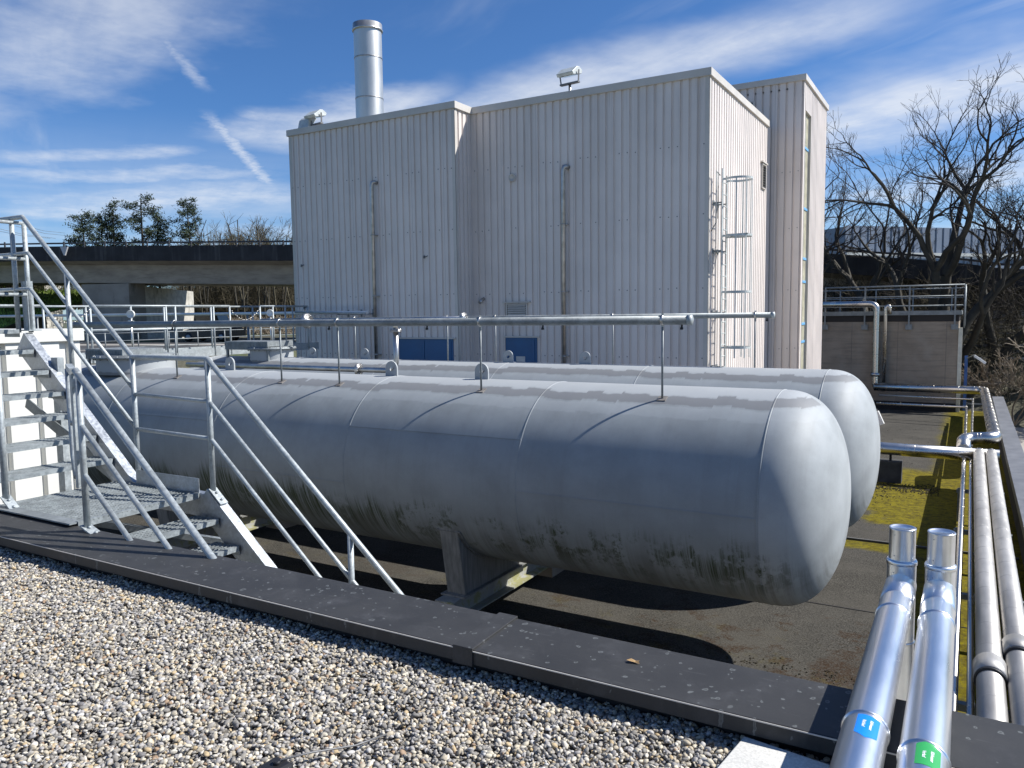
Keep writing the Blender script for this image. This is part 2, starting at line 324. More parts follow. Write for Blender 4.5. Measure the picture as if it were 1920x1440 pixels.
# bitumen deck: grit, lichen-brown patches and yellow-green moss
def deck_hook(t,co,c,r):
    x,y,z=t.sep(co)
    g=t.noise(co,42,4,.85); gf=t.ss(g,.32,.70,.25,2.0); c=t.mix(1.0,c,t.comb(gf,gf,gf),'MULTIPLY')
    big=t.noise(co,.8,5,.6); c=t.mix(t.ss(big,.4,.7,0,.5),c,(.090,.083,.070,1))
    br=t.ss(t.noise(t.scale(co,1,1.3,1),1.5,6,.72),.54,.62)
    zone=t.m('MULTIPLY',t.ss(y,9.0,9.4),t.m('MULTIPLY',t.ss(y,12.6,11.2),t.ss(x,-9.0,-1.6,.35,1.0)))
    br2=t.ss(t.m('ADD',t.m('POWER',t.m('DIVIDE',t.m('SUBTRACT',x,-1.25),.42),2.0),t.m('ADD',t.m('POWER',t.m('DIVIDE',t.m('SUBTRACT',y,9.9),.75),2.0),t.m('MULTIPLY',t.noise(co,6,5,.7),1.6))),1.55,.95)
    brm=t.m('MAXIMUM',t.m('MULTIPLY',br,zone),br2)
    sp=t.ss(t.noise(co,32,4,.8),.36,.58)
    c=t.mix(t.m('MULTIPLY',t.m('MULTIPLY',brm,sp),.75),c,(.035,.015,.004,1))
    n=t.m('MULTIPLY',t.m('SUBTRACT',t.noise(co,1.1,6,.68),.5),3.2)
    mx=t.m('ADD',x,n); left=t.ss(y,16.2,20.5,-1.25,-2.7)
    mz=t.m('MULTIPLY',t.ss(mx,t.m('SUBTRACT',left,.15),t.m('ADD',left,.35)),t.m('MULTIPLY',t.ss(t.m('ADD',y,n),15.6,16.6),t.ss(t.m('ADD',y,t.m('MULTIPLY',n,.5)),24.2,23.2)))
    edge=t.ss(t.m('ADD',x,t.m('MULTIPLY',n,.2)),-.95,-.45)
    st=t.m('MULTIPLY',t.ss(t.m('ADD',y,t.m('MULTIPLY',n,.12)),15.25,15.5),t.m('MULTIPLY',t.ss(y,16.0,15.9),t.ss(mx,-3.0,-1.6)))
    near=t.m('MULTIPLY',t.ss(t.m('ADD',y,n),12.0,9.0),t.m('MULTIPLY',t.ss(t.noise(co,2.2,5,.7),.54,.66),.22))
    mm=t.m('MAXIMUM',t.m('MAXIMUM',mz,edge),t.m('MAXIMUM',st,near))
    tex=t.noise(co,9,6,.75); mcol=t.mix(t.ss(tex,.3,.7),(.055,.042,.001,1),(.205,.170,.002,1))
    fl=t.ss(t.noise(co,28,4,.8),.25,.55,.35,1.0)
    c=t.mix(t.m('MULTIPLY',t.m('MULTIPLY',mm,fl),.95),c,mcol)
    return c
DECK=mat('bitumen_deck',(.056,.0525,.045),.95,0,.12,2.0,spec=.12,bump=.5,bscale=60,hook=deck_hook)
GRAVELBASE=mat('gravel_bed',(.19,.175,.15),.9,0,.25,40,grit=.6,gscale=90,bump=1.0,bscale=70)
GROUND=mat('ground_soil',(.075,.07,.045),.95,0,.35,.15,grit=.3,gscale=6,hook=lambda t,co,c,r: t.mix(t.ss(t.noise(co,.12,6,.7),.45,.6),c,(.065,.095,.02,1)))
ASPH=mat('asphalt',(.055,.055,.056),.9,0,.15,.6,grit=.15,gscale=40)
PAVE=mat('pale_paving',(.33,.31,.275),.9,0,.12,.4,grit=.1,gscale=30)
GRASS=mat('grass_bank_soil',(.10,.14,.02),.95,0,.4,1.0,grit=.4,gscale=12)
BARK=mat('dark_bark',(.030,.025,.021),.9,0,.3,3.0)
BARKM=mat('mossy_bark',(.05,.044,.032),.9,0,.4,1.5)
TWIG=mat('brown_twigs',(.082,.070,.042),.9,0,.3,1.0,island=.3)
TWIGL=mat('pale_twigs',(.24,.20,.15),.9,0,.3,1.0,island=.3)
NEEDLE=mat('pine_needles',(.033,.050,.022),.8,0,.3,1.5,island=.45)
CARP=mat('dark_car_paint',(.012,.014,.02),.25,0,.05,2)
RED=mat('dark_red_strap',(.16,.015,.01),.6,0,.2,8)
# ---------------------------------------------------------------- terrain
def hgt(x,y):
    u=-.2588*x+.9659*y; ww=-.9659*x-.2588*y
    s=lambda v,a,b:(lambda q:q*q*(3-2*q))(min(1,max(0,(v-a)/(b-a))))
    L=s(ww,16,23); Rr=-5.6+5.3*min(1,max(0,(u-42.5)/7.0))
    return -1.8 if L>0.999 else (Rr*(1-L)-1.8*L)
m=MB(); xs=list(np.concatenate([-np.geomspace(1500,70,9),np.arange(-68,40,2.0),np.geomspace(40,1500,9)])); ys=list(np.concatenate([[-1500,-300,-60],np.arange(-40,90,2.0),np.geomspace(92,1500,9)]))
vs=[(x,y,hgt(x,y)) for y in ys for x in xs]; nx=len(xs)
m.add(vs,[(j*nx+i,j*nx+i+1,(j+1)*nx+i+1,(j+1)*nx+i) for j in range(len(ys)-1) for i in range(nx-1)],True)
tag(m.build('ground',GROUND),kind='structure')
# road / yard surfaces on the ground
nB=Vector((-.2588,.9659,0)); tB=Vector((-.9659,-.2588,0))
def uw(u,w,z): p=nB*u+tB*w; return (p.x,p.y,z)
m=MB(); m.add([uw(14,25,-1.78),uw(49,25,-1.78),uw(49,90,-1.78),uw(14,90,-1.78)],[(0,1,2,3)]); tag(m.build('road',ASPH),kind='structure')
m=MB()
for a,b,c_,d_ in ((27,28.3,25,80),(36.5,38.2,25,47),(43.5,45.4,25,52)): m.add([uw(a,c_,-1.774),uw(b,c_,-1.774),uw(b,d_,-1.774),uw(a,d_,-1.774)],[(0,1,2,3)])
tag(m.build('pavement',PAVE),kind='structure')
m=MB(); m.add([(1.4,4,-5.58),(30,4,-5.58),(30,43,-5.58),(1.4,43,-5.58)],[(0,1,2,3)]); tag(m.build('yard',PAVE),kind='structure')
# ---------------------------------------------------------------- the roof we stand on
ZG=-1.542
rb=thing('roof_building','flat roofed building with gravel on top in the foreground','building',(-3,0,-7))
m=MB(); m.box(-14,6,-8,3.03,-7,-1.62); m.build('wall',CONCL,rb)
m=MB(); m.box(-14,6,-8,2.76,-1.62,ZG-.012); m.build('roof_slab',GRAVELBASE,rb)
m=MB(); m.box(-14,6,2.755,3.055,-1.615,-1.44); m.build('parapet_wall',DARK,rb)
# coping panels
cp=thing('parapet_coping','anthracite roof edge coping spotted with bird droppings beside the gravel','coping',(-3,2.9,-1.42))
def coping_panel(x0,x1):
    m=MB(); m.prism([(2.700,-1.4255),(3.075,-1.417),(3.078,-1.49),(3.066,-1.49),(3.062,-1.435),(2.716,-1.441),(2.716,-1.488),(2.700,-1.491)],x0,x1,'x')
    return m.build('coping_panel',COPING,cp,bevel=.003)
for a,b in ((-12,-7.42),(-7.415,-1.83),(-1.825,5)): coping_panel(a,b)
for xc in (-1.83,-7.42):
    m=MB(); m.prism([(2.693,-1.4165),(3.083,-1.408),(3.086,-1.487),(3.0785,-1.487),(3.0755,-1.4165),(2.6985,-1.4245),(2.6985,-1.495),(2.689,-1.495)],xc-.05,xc+.05,'x'); m.build('joint_cover',COPING,cp,bevel=.0015)
m=MB(); m.box(-12,5,2.6955,2.6985,-1.4325,-1.428); m.build('drip_edge',TRIM,cp)
# gravel: real pebbles
def ico():
    t=(1+5**.5)/2
    v=[(-1,t,0),(1,t,0),(-1,-t,0),(1,-t,0),(0,-1,t),(0,1,t),(0,-1,-t),(0,1,-t),(t,0,-1),(t,0,1),(-t,0,-1),(-t,0,1)]
    f=[(0,11,5),(0,5,1),(0,1,7),(0,7,10),(0,10,11),(1,5,9),(5,11,4),(11,10,2),(10,7,6),(7,1,8),(3,9,4),(3,4,2),(3,2,6),(3,6,8),(3,8,9),(4,9,5),(2,4,11),(6,2,10),(8,6,7),(9,8,1)]
    v=[np.array(p)/np.linalg.norm(p) for p in v]; mid={}; nf=[]
    def md(a,b):
        k=(min(a,b),max(a,b))
        if k not in mid: q=v[a]+v[b]; v.append(q/np.linalg.norm(q)); mid[k]=len(v)-1
        return mid[k]
    for a,b,c in f:
        x,y,z=md(a,b),md(b,c),md(c,a); nf+=[(a,x,z),(b,y,x),(c,z,y),(x,y,z)]
    return np.array(v),np.array(nf)
def fast_mesh(name,V,F,materials,smooth=True):
    me=bpy.data.meshes.new(name); nf=len(F); k=F.shape[1]
    me.vertices.add(len(V)); me.vertices.foreach_set('co',V.astype(np.float32).ravel())
    me.loops.add(nf*k); me.loops.foreach_set('vertex_index',F.astype(np.int32).ravel())
    me.polygons.add(nf); me.polygons.foreach_set('loop_start',np.arange(0,nf*k,k,dtype=np.int32)); 
    me.polygons.foreach_set('use_smooth',np.full(nf,smooth))
    for q in materials: me.materials.append(q)
    me.update(); me.validate(); o=bpy.data.objects.new(name,me); COL.objects.link(o); return o
def pebble_hook(t,co,c,r):
    g=t.new('ShaderNodeNewGeometry'); ri=g.outputs['Random Per Island']
    cr_=t.new('ShaderNodeValToRGB'); t.l.new(ri,cr_.inputs[0]); e=cr_.color_ramp; e.interpolation='CONSTANT'
    cols=[(0,(.32,.295,.255)),(.14,(.45,.39,.29)),(.28,(.23,.215,.19)),(.40,(.58,.52,.40)),(.50,(.34,.32,.30)),(.62,(.60,.55,.46)),(.70,(.24,.22,.19)),(.79,(.46,.35,.20)),(.84,(.50,.48,.45)),(.92,(.32,.22,.14)),(.95,(.17,.16,.155))]
    e.elements[0].position=0; e.elements[0].color=C4(cols[0][1]); e.elements[1].position=cols[1][0]; e.elements[1].color=C4(cols[1][1])
    for p,q in cols[2:]:
        n=e.elements.new(p); n.color=C4(q)
    n=t.noise(co,140,3,.7); f=t.ss(n,.3,.7,.74,1.10)
    return t.mix(1.0,cr_.outputs[0],t.comb(f,f,f),'MULTIPLY'),t.m('ADD',.55,t.m('MULTIPLY',n,.3))
PEB=mat('pebble_stone',(.4,.4,.4),.6,0,.1,4,hook=pebble_hook)
iv,jf=ico()
def pebbles(n,poly_test,zbase,smin=.0052,smax=.0120,pile=.020):
    Vs=[];Fs=[];cnt=0
    P=[]
    while cnt<n:
        x=rng.uniform(-8.2,1.4,n*2); y=rng.uniform(.35,2.76,n*2); ok=poly_test(x,y); x=x[ok];y=y[ok]
        P.append(np.stack([x,y],1)); cnt+=len(x)
    P=np.concatenate(P)[:n]
    s=rng.uniform(0,1,n)**1.6*(smax-smin)+smin
    ax=np.stack([s*rng.uniform(1.0,1.5,n),s*rng.uniform(.75,1.0,n),s*rng.uniform(.45,.8,n)],1)
    # random rotation, mostly flat lying
    yaw=rng.uniform(0,6.283,n); tx=rng.normal(0,.45,n); ty=rng.normal(0,.45,n)
    cz,sz=np.cos(yaw),np.sin(yaw); Rz=np.zeros((n,3,3)); Rz[:,0,0]=cz;Rz[:,0,1]=-sz;Rz[:,1,0]=sz;Rz[:,1,1]=cz;Rz[:,2,2]=1
    cx,sx=np.cos(tx),np.sin(tx); Rx=np.zeros((n,3,3)); Rx[:,0,0]=1;Rx[:,1,1]=cx;Rx[:,1,2]=-sx;Rx[:,2,1]=sx;Rx[:,2,2]=cx
    cy,sy=np.cos(ty),np.sin(ty); Ry=np.zeros((n,3,3)); Ry[:,1,1]=1;Ry[:,0,0]=cy;Ry[:,0,2]=sy;Ry[:,2,0]=-sy;Ry[:,2,2]=cy
    Rm=Rz@Rx@Ry
    var=1+rng.normal(0,.07,(n,len(iv),1))
    V=iv[None]*var*ax[:,None,:]
    V=np.einsum('nij,nkj->nki',Rm,V)
    h=zbase+rng.uniform(0,pile,n)+.006*np.sin(P[:,0]*9)*np.sin(P[:,1]*11)
    V+=np.concatenate([P,h[:,None]],1)[:,None,:]
    F=(jf[None]+(np.arange(n)*len(iv))[:,None,None])
    return V.reshape(-1,3),F.reshape(-1,3)
def tri(x,y): # the part of the roof near enough to show single stones, with a margin
    return (y>.95-.50*(x+3.3)*(x>-3.3)*0) & ((y-1.05)>(x+3.1)*.50) & ((y-1.05)>-(x+3.1)*.50*1.0)
V,F=pebbles(46000,tri,ZG-.008)
o=fast_mesh('gravel',V,F,[PEB]); tag(o,'loose rounded river pebbles in cream and grey covering the roof','gravel',kind='stuff')
# concrete slab under the ducts, lightning conductor block and wire
m=MB(); m.prism([(-.640,2.698),(-.30,2.648),(-.02,2.607),(-.075,2.13),(-.70,2.22)],-1.545,-1.497,'z')
tag(m.build('paving_slab',mat('slab_concrete',(.58,.57,.53),.9,0,.08,4,grit=.12,gscale=90,bump=.1,bscale=90),bevel=.004),'pale concrete slab on the gravel under the two bright ducts','slab')
m=MB(); m.prism([(-.265,2.40),(-.14,2.39),(-.15,2.30),(-.27,2.31)],-1.4965,-1.468,'z'); tag(m.build('red_pad',RED,bevel=.006),'small dark red pad on the pale slab beside the left duct','pad')
cb=thing('conductor_holder','black plastic block holding a thin wire on the gravel','wire holder',(-1.93,1.80,-1.51))
m=MB(); m.prism([(-1.98,1.66),(-1.90,1.65),(-1.885,1.775),(-1.975,1.78)],-1.53,-1.472,'z'); m.build('block',BLACK,cb,bevel=.012)
m=MB(); m.tube([(-1.93,1.74,-1.474),(-1.93,1.74,-1.46)],.012,8); m.build('clip',BLACK,cb)
m=MB(); m.tube([(-1.93,1.745,-1.463),(-1.90,1.87,-1.49),(-1.82,2.00,-1.508),(-1.78,2.12,-1.515)],.0035,6); tag(m.build('conductor_wire',SCREW),'thin bare wire lying across the pebbles from the black block','wire')
# ---------------------------------------------------------------- lower deck
ZD=-4.4
m=MB(); m.box(-30,1.3,3.031,38.6,-5.2,ZD); tag(m.build('deck',DECK),kind='structure')
m=MB(); m.prism([(.90,ZD-.6),(.90,-3.63),(1.24,-3.63),(1.24,-7.0),(1.301,-7.0),(1.301,ZD-.6)][:4]+[(1.24,ZD-.6)],3.08,37.2,'y')
pr=thing('deck_parapet','low parapet wall with zinc grey coping along the right deck edge','parapet',(1.1,20,ZD))
m=MB(); m.box(.93,1.22,3.08,37.2,ZD,-3.66); m.build('wall',DARK,pr)
for i in range(12):
    y0=3.1+i*2.84; m=MB(); m.box(.88,1.27,y0,y0+2.834,-3.658,-3.60); m.box(.88,.895,y0,y0+2.834,-3.78,-3.658); m.build('coping_panel',COPR,pr,bevel=.004)
m=MB(); m.box(1.301,1.36,3.05,38.6,-7.05,-4.2); tag(m.build('retaining_wall',CONC),'concrete side wall carrying the deck edge on the right','wall')
def strip(name,x0,x1,y,w,z,mt,lab,cat='roofing seam'):
    m=MB(); m.box(x0,x1,y-w/2,y+w/2,z,z+.006); return tag(m.build(name,mt),lab,cat)
m=MB(); m.box(-12,.88,15.97,16.02,ZD,ZD+.03); m.box(-12,.88,15.955,15.97,ZD+.02,ZD+.04); tag(m.build('deck_upstand',ROOFM),'low upstand with thin metal edge crossing the deck beyond the tanks','upstand')
strip('roofing_seam',-2.6,.2,12.18,.02,ZD+.002,DARK,'dark lapped seam in the bitumen beside the near tank end')
strip('roofing_seam',-5,.6,26.6,.02,ZD+.002,DARK,'dark lapped seam in the bitumen far along the deck')
# ---------------------------------------------------------------- tanks
TR=1.3; TZ=-2.264
def make_tank(label,yc,x1=-1.9,x0=-16.3):
    t=thing('gas_tank',label,'tank',(0,yc,TZ),'large grey horizontal storage tanks')
    n=2.35; hd=.74; prof=[]
    for i in range(26):
        a=math.pi/2*i/25; prof.append((x0-hd*math.cos(a)**(2/n)-0.0, TR*math.sin(a)**(2/n)))
    prof[0]=(x0-hd,0.0)
    sh=[]
    k=60
    for i in range(k+1): sh.append((x0+(x1-x0)*i/k,TR))
    end=[(x1+hd*math.sin(math.pi/2*i/25)**(2/n), TR*max(0,math.cos(math.pi/2*i/25))**(2/n)) for i in range(26)]
    m=MB(); m.rev((0,yc,TZ),(1,0,0),[(q,r) for q,r in sh],128); m.build('shell',TANK,t)
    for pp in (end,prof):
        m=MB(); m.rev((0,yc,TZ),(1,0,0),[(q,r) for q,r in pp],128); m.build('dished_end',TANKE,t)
    seams=[x1-.02,-4.93,-7.82,-10.7,-13.6,x0]
    for xs_ in seams:
        m=MB(); m.rev((0,yc,TZ),(1,0,0),[(xs_-.012,TR-.001),(xs_-.006,TR+.005),(xs_+.006,TR+.005),(xs_+.012,TR-.001)],128); m.build('girth_weld',TANK,t)
    def lw(xa,xb,deg):
        an=math.radians(deg); c=Vector((0,-math.cos(an),math.sin(an))); tt=Vector((0,math.sin(an),math.cos(an)))
        m=MB(); m.obox(Vector(((xa+xb)/2,yc,TZ))+c*(TR+.001),((1,0,0),tt,c),((xb-xa)/2,.009,.007)); m.build('long_weld',TANK,t)
    lw(-4.93,-1.93,0.5); lw(-7.82,-4.93,30); lw(-10.7,-7.82,-7); lw(-13.6,-10.7,26); lw(-16.3,-13.6,-5)
    return t
tk1=make_tank('nearer of the two long grey tanks, with green algae low on its flank',9.807)
tk2=make_tank('farther of the two long grey tanks, half hidden behind the nearer one',13.4)
def saddle(t,yc,x):
    # curved saddle plate on welded plates
    m=MB(); n=24; a0=math.radians(212); a1=math.radians(328); pts=[]
    for rr in (TR+.003,TR+.022):
        pts.append([(yc+rr*math.cos(a0+(a1-a0)*i/n),TZ+rr*math.sin(a0+(a1-a0)*i/n)) for i in range(n+1)])
    poly=pts[0]+pts[1][::-1]; 
    for i in range(n):
        q=[pts[0][i],pts[0][i+1],pts[1][i+1],pts[1][i]]
        m.prism(q,x-.19,x+.19,'x')
    zt=-3.90
    for sx in (-.13,.13):
        pl=[(yc+1.0*s_,zt) for s_ in (-1,)]
        top=[(yc+(TR+.02)*math.cos(a0+(a1-a0)*i/n),TZ+(TR+.02)*math.sin(a0+(a1-a0)*i/n)) for i in range(n+1)]
        for i in range(n):
            m.prism([top[i],top[i+1],(min(max(top[i+1][0],yc-.95),yc+.95),zt),(min(max(top[i][0],yc-.95),yc+.95),zt)],x+sx-.008,x+sx+.008,'x')
    for sy in (-.95,.95):
        ye=yc+sy; m.add([(x-.15,yc+(-1.12 if sy<0 else 1.12),-2.93),(x+.15,yc+(-1.12 if sy<0 else 1.12),-2.93),(x+.15,ye,zt),(x-.15,ye,zt)],[(0,1,2,3)])
    for sy in (-.5,0,.5): m.box(x-.12,x+.12,yc+sy-.008,yc+sy+.008,zt,TZ-math.sqrt(TR*TR-sy*sy)-.02)
    m.box(x-.20,x+.20,yc-1.05,yc+1.05,zt-.02,zt)
    m.build('saddle',TANKP,t)
for t_,yc in ((tk1,9.807),(tk2,13.4)):
    for x in (-6.1,-12.4): saddle(t_,yc,x)
def beam(x,label):
    t=thing('support_beam',label,'beam',(x,11.6,ZD),'steel beams under the tanks')
    m=MB(); m.box(x-.15,x+.15,8.55,14.9,-3.94,-3.921); m.box(x-.15,x+.15,8.55,14.9,-4.24,-4.22); m.box(x-.008,x+.008,8.56,14.89,-4.22,-3.94); m.build('girder',mat('mossy_beam_paint',(.33,.33,.31),.6,0,.25,3,hook=lambda t,co,c,r:t.mix(t.ss(t.noise(co,3,5,.7),.48,.62,0,.8),c,(.25,.24,.07,1))),t)
    for y in (8.9,11.6,14.5):
        m=MB(); m.box(x-.22,x+.22,y-.25,y+.25,ZD,-4.24); m.build('plinth',CONC,t)
beam(-6.1,'steel beam under the tank saddles nearer to the tank ends'); beam(-12.4,'steel beam under the tank saddles near the stairs')
# lifting lugs
def lug(tk,x,yc,face='x'):
    z0=TZ+TR-.01; m=MB(); pts=[]
    n=14; w_=.115; hc=.13
    out=[(x-w_,z0),(x+w_,z0)]+[(x+w_*math.cos(a),z0+hc+w_*math.sin(a)) for a in np.linspace(0,math.pi,n)]
    # ring with a hole
    hole=[(x+.032*math.cos(a),z0+.12+.032*math.sin(a)) for a in np.linspace(-math.pi*.75,math.pi*1.25,len(out),endpoint=False)]
    oo=sorted(out,key=lambda p: math.atan2(p[1]-(z0+.12),p[0]-x)); hh=sorted(hole,key=lambda p: math.atan2(p[1]-(z0+.12),p[0]-x))
    N=len(oo); y0,y1=yc-.014,yc+.014
    vs=[(p[0],y0,p[1]) for p in oo]+[(p[0],y0,p[1]) for p in hh]+[(p[0],y1,p[1]) for p in oo]+[(p[0],y1,p[1]) for p in hh]
    fs=[]
    for i in range(N):
        j=(i+1)%N; fs+=[(i,j,N+j,N+i),(2*N+j,2*N+i,3*N+i,3*N+j),(j,i,2*N+i,2*N+j),(N+i,N+j,3*N+j,3*N+i)]
    m.add(vs,fs); m.build('lifting_lug',TANK,tk)
for x in (-6.222,-7.915,-11.66,-12.25): lug(tk1,x,9.807)
for x in (-6.21,-7.88,-11.56,-13.13): lug(tk2,x,13.4)
# manway domes with roofed valve boxes
def dome(tk,x,yc,r=.72,h=.30,lab=''):
    zt=TZ+TR; m=MB(); m.rev((x,yc,zt-.12),(0,0,1),[(0,r),(h,r)],48); m.build('manway_neck',TANK,tk)
    m=MB(); m.rev((x,yc,zt-.12+h),(0,0,1),[(-.03,r),(-.03,r+.07),(.005,r+.07),(.005,r),(.03,r),(.03,0)],48)
    for k in range(24):
        a=2*math.pi*k/24; m.rev((x+(r+.04)*math.cos(a),yc+(r+.04)*math.sin(a),zt-.12+h-.06),(0,0,1),[(0,0),(0,.013),(.085,.013),(.085,0)],6)
    m.build('bolted_flange',GALVD,tk)
dome(tk1,-14.4,9.807,.72,.34); dome(tk2,-14.45,13.4,.50,.34)
def valve_box(label,x0,x1,y0,y1,z0,z1):
    t=thing('valve_cover',label,'cover',((x0+x1)/2,(y0+y1)/2,z0-.25),'roofed covers over the tank valves')
    m=MB(); m.box(x0,x1,y0,y1,z1-.03,z1); m.box(x0,x1,y0,y0+.004,z0,z1-.03); m.box(x1-.004,x1,y0+.004,y1,z1-.12,z1-.03); m.box(x0,x0+.004,y0+.004,y1,z1-.14,z1-.03)
    k=int((x1-x0)/.05)
    for i in range(k): m.box(x0+.05*i+.01,x0+.05*i+.03,y0-.008,y0,z0+.005,z1-.035)
    m.build('canopy',GALVD,t)
    for x in (x0+.04,x1-.04):
        for y in (y0+.04,y1-.04):
            m=MB(); m.box(x-.03,x+.03,y-.02,y+.02,z0-.30,z1-.03); m.build('leg',GALVD,t)
    m=MB(); m.tube([(x1-.15,(y0+y1)/2,z0-.28),(x1-.15,(y0+y1)/2,z1-.12)],.05,12); m.tube([(x1-.15,(y0+y1)/2,z1-.22),(x1+.08,(y0+y1)/2,z1-.22)],.035,10); m.build('valve',mat('dark_blue_valve',(.02,.04,.08),.4),t)
valve_box('galvanised valve cover on the dome of the nearer tank',-15.35,-14.15,9.35,10.25,-.80,-.60)
valve_box('galvanised valve cover on the dome of the farther tank',-15.55,-14.1,12.95,13.75,-.78,-.58)
# ---------------------------------------------------------------- sprinkler pipes over the tanks
def sprinkler(label,y,x0,x1,r,rods,z0=-.10):
    t=thing('sprinkler_pipe',label,'pipe',(x0,y,TZ+TR),'water spray pipes carried on rods above the tanks')
    m=MB(); m.tube([(x0,y,z0-.01),(x1,y,z0)],r,20); m.build('pipe',GALVD,t)
    m=MB(); m.rev((x1,y,z0),(1,0,0),[(-.05,r),(-.05,r+.006),(.004,r+.006),(.004,0)],20); m.build('end_cap',GALV,t)
    for x in rods:
        zb=TZ+math.sqrt(TR**2-(.53)**2) if y<11 else TZ+math.sqrt(TR**2-(.45)**2)
        m=MB(); m.tube([(x,y,zb-.01),(x,y,z0-r-.02)],.0145,8); q=m.build('support_rod',GALVD,t)
        m=MB(); m.obox((x,y,zb+.004),((1,0,0),(0,1,.42),(0,-.42,1)),(.055,.055,.006)); m.build('base_plate',mat('rusty_plate',(.20,.18,.16),.6,0,.3,20),q)
        m=MB(); m.rev((x,y,z0),(1,0,0),[(-.016,r),(-.016,r+.007),(.016,r+.007),(.016,r)],20); m.box(x-.016,x+.016,y-.008,y+.008,z0-r-.055,z0-r); m.box(x-.012,x+.012,y-.012,y+.012,z0+r,z0+r+.03); m.build('pipe_clamp',STEELD,q)
    k=0; x=x1-.12
    while x>x0:
        m=MB(); m.tube([(x,y,z0-r+.005),(x,y-.012,z0-r-.035)],.012,8); m.rev((x,y-.012,z0-r-.03),(0,0,-1),[(0,0),(0,.02),(.028,.02),(.028,0)],10); m.build('spray_nozzle',BLACK,t); x-=1.9
sprinkler('thicker front spray pipe held on thin rods above the near tank',9.277,-15.6,-2.89,.057,(-3.255,-5.90,-8.537,-9.80,-12.45),-.108)
sprinkler('thinner rear spray pipe held on thin rods above the far tank',13.85,-15.25,-2.88,.048,(-3.2,-5.84,-8.44,-9.64,-12.22,-14.9),-.086)
# pipe between the tanks with flanges and riser
def flange(m,c,ax,r,th=.02,n=28,bolts=8):
    c=Vector(c); ax=Vector(ax).normalized(); m.rev(c-ax*th,ax,[(0,0),(0,r),(th*.85,r),(th*.85,r*.9),(th*1.15,r*.9),(th*1.15,r),(th*2,r),(th*2,0)],n)
    a=ax.orthogonal().normalized(); b=ax.cross(a)
    for k in range(bolts):
        q=2*math.pi*k/bolts+.2; p=c+(a*math.cos(q)+b*math.sin(q))*r*.8-ax*th*1.8; m.rev(p,ax,[(0,0),(0,r*.1),(th*3.6,r*.1),(th*3.6,0)],6)
t=thing('vapour_line','bright stainless pipe with bolted flanges running between the two tanks','pipe',(-9.3,11.6,-1.1))
m=MB(); m.tube([(-15.2,11.6,-1.05),(-9.42,11.6,-1.04),(-9.28,11.6,-.98),(-9.245,11.6,-.85),(-9.245,11.6,-.30)],.052,16); m.build('pipe',STEELD,t)
m=MB(); flange(m,(-10.17,11.6,-1.04),(1,0,0),.115); m.build('flange',STEELD,t)
m=MB(); flange(m,(-9.245,11.6,-.29),(0,0,1),.115); m.build('flange',STEELD,t)
m=MB(); m.tube([(-9.245,11.6,-.27),(-9.245,11.6,-.14)],[.052,.036],16); m.tube([(-11.45,11.6,-.10),(-9.245,11.6,-.095),(-7.74,11.6,-.075)],.042,16); m.build('upper_pipe',STEEL,t)
m=MB(); flange(m,(-7.72,11.6,-.075),(1,0,0),.10); m.build('flange',STEELD,t)
m=MB(); flange(m,(-11.48,11.6,-.10),(1,0,0),.15); m.build('flange',STEELD,t)
# ---------------------------------------------------------------- cladded building
BX0,BX1,BXM=-18.30,-5.476,-12.16; BYF,BYM,BYB=18.0,18.83,25.0; BZ=5.60
bd=thing('plant_building','tall windowless building clad in pale ribbed metal sheet behind the tanks','building',(-12,21,-4.4))
def ribbed(m,p0,p1,z0,z1,nrm,pitch=.2175,dep=.042,groove=.056,taper=.010):
    p0=Vector(p0);p1=Vector(p1);d=(p1-p0);L=d.length;d.normalize();nn=Vector(nrm)
    n=int(round(L/pitch)); pt=L/n; pr_=[]
    for i in range(n):
        s=i*pt; pr_+=[(s,0),(s+pt-groove-2*taper,0),(s+pt-groove-taper,-dep),(s+pt-taper,-dep)]
    pr_.append((L,0))
    vs=[]
    for s,o in pr_:
        q=p0+d*s+nn*o; vs+=[(q.x,q.y,z0),(q.x,q.y,z1)]
    fl=d.cross(Vector((0,0,1))).dot(nn)<0
    fs=[(2*i,2*i+2,2*i+3,2*i+1) if not fl else (2*i,2*i+1,2*i+3,2*i+2) for i in range(len(pr_)-1)]
    m.add(vs,fs)
    return n,pt
def screws(m,p0,p1,zs,nrm,pitch=.2175,step=2):
    p0=Vector(p0);p1=Vector(p1);d=(p1-p0);L=d.length;d.normalize();nn=Vector(nrm);n=int(round(L/pitch));pt=L/n
    for z in zs:
        for i in range(0,n):
            if (i*7+3)%5 in (0,2,3) and random.random()<.9:
                q=p0+d*((i+.42)*pt)+nn*.004; m.obox((q.x,q.y,z+random.uniform(-.015,.015)),(d,nn,(0,0,1)),(.012,.006,.012))
def facade(p0,p1,nrm,zs,ztop=BZ,z0=-4.4,sc_=True):
    m=MB(); ribbed(m,p0,p1,z0,ztop,nrm); 
    if sc_: m.m=1; screws(m,p0,p1,zs,nrm)
    return m.build('wall',[CLAD,SCREW],bd)
ZS=(3.95,2.3,.55,-1.15)
facade((BX0,BYF,0),(BXM,BYF,0),(0,-1,0),ZS); facade((BXM,BYM,0),(BX1,BYM,0),(0,-1,0),ZS)
facade((BXM,BYF,0),(BXM,BYM,0),(1,0,0),ZS,sc_=False); facade((BX1,BYM,0),(BX1,BYB,0),(1,0,0),ZS,sc_=False); facade((BX0,BYF,0),(BX0,BYB,0),(-1,0,0),ZS,sc_=False)
m=MB(); m.box(BX0+.03,BX1-.04,BYB-.05,BYB,-4.4,BZ-.02); m.build('rear_wall',CLAD,bd)
m=MB(); m.box(BX0+.05,BXM-.05,BYF+.05,BYB-.06,BZ-.35,BZ-.30); m.box(BXM-.05,BX1-.05,BYM+.05,BYB-.06,BZ-.35,BZ-.30); m.build('roof',ROOFM,bd)
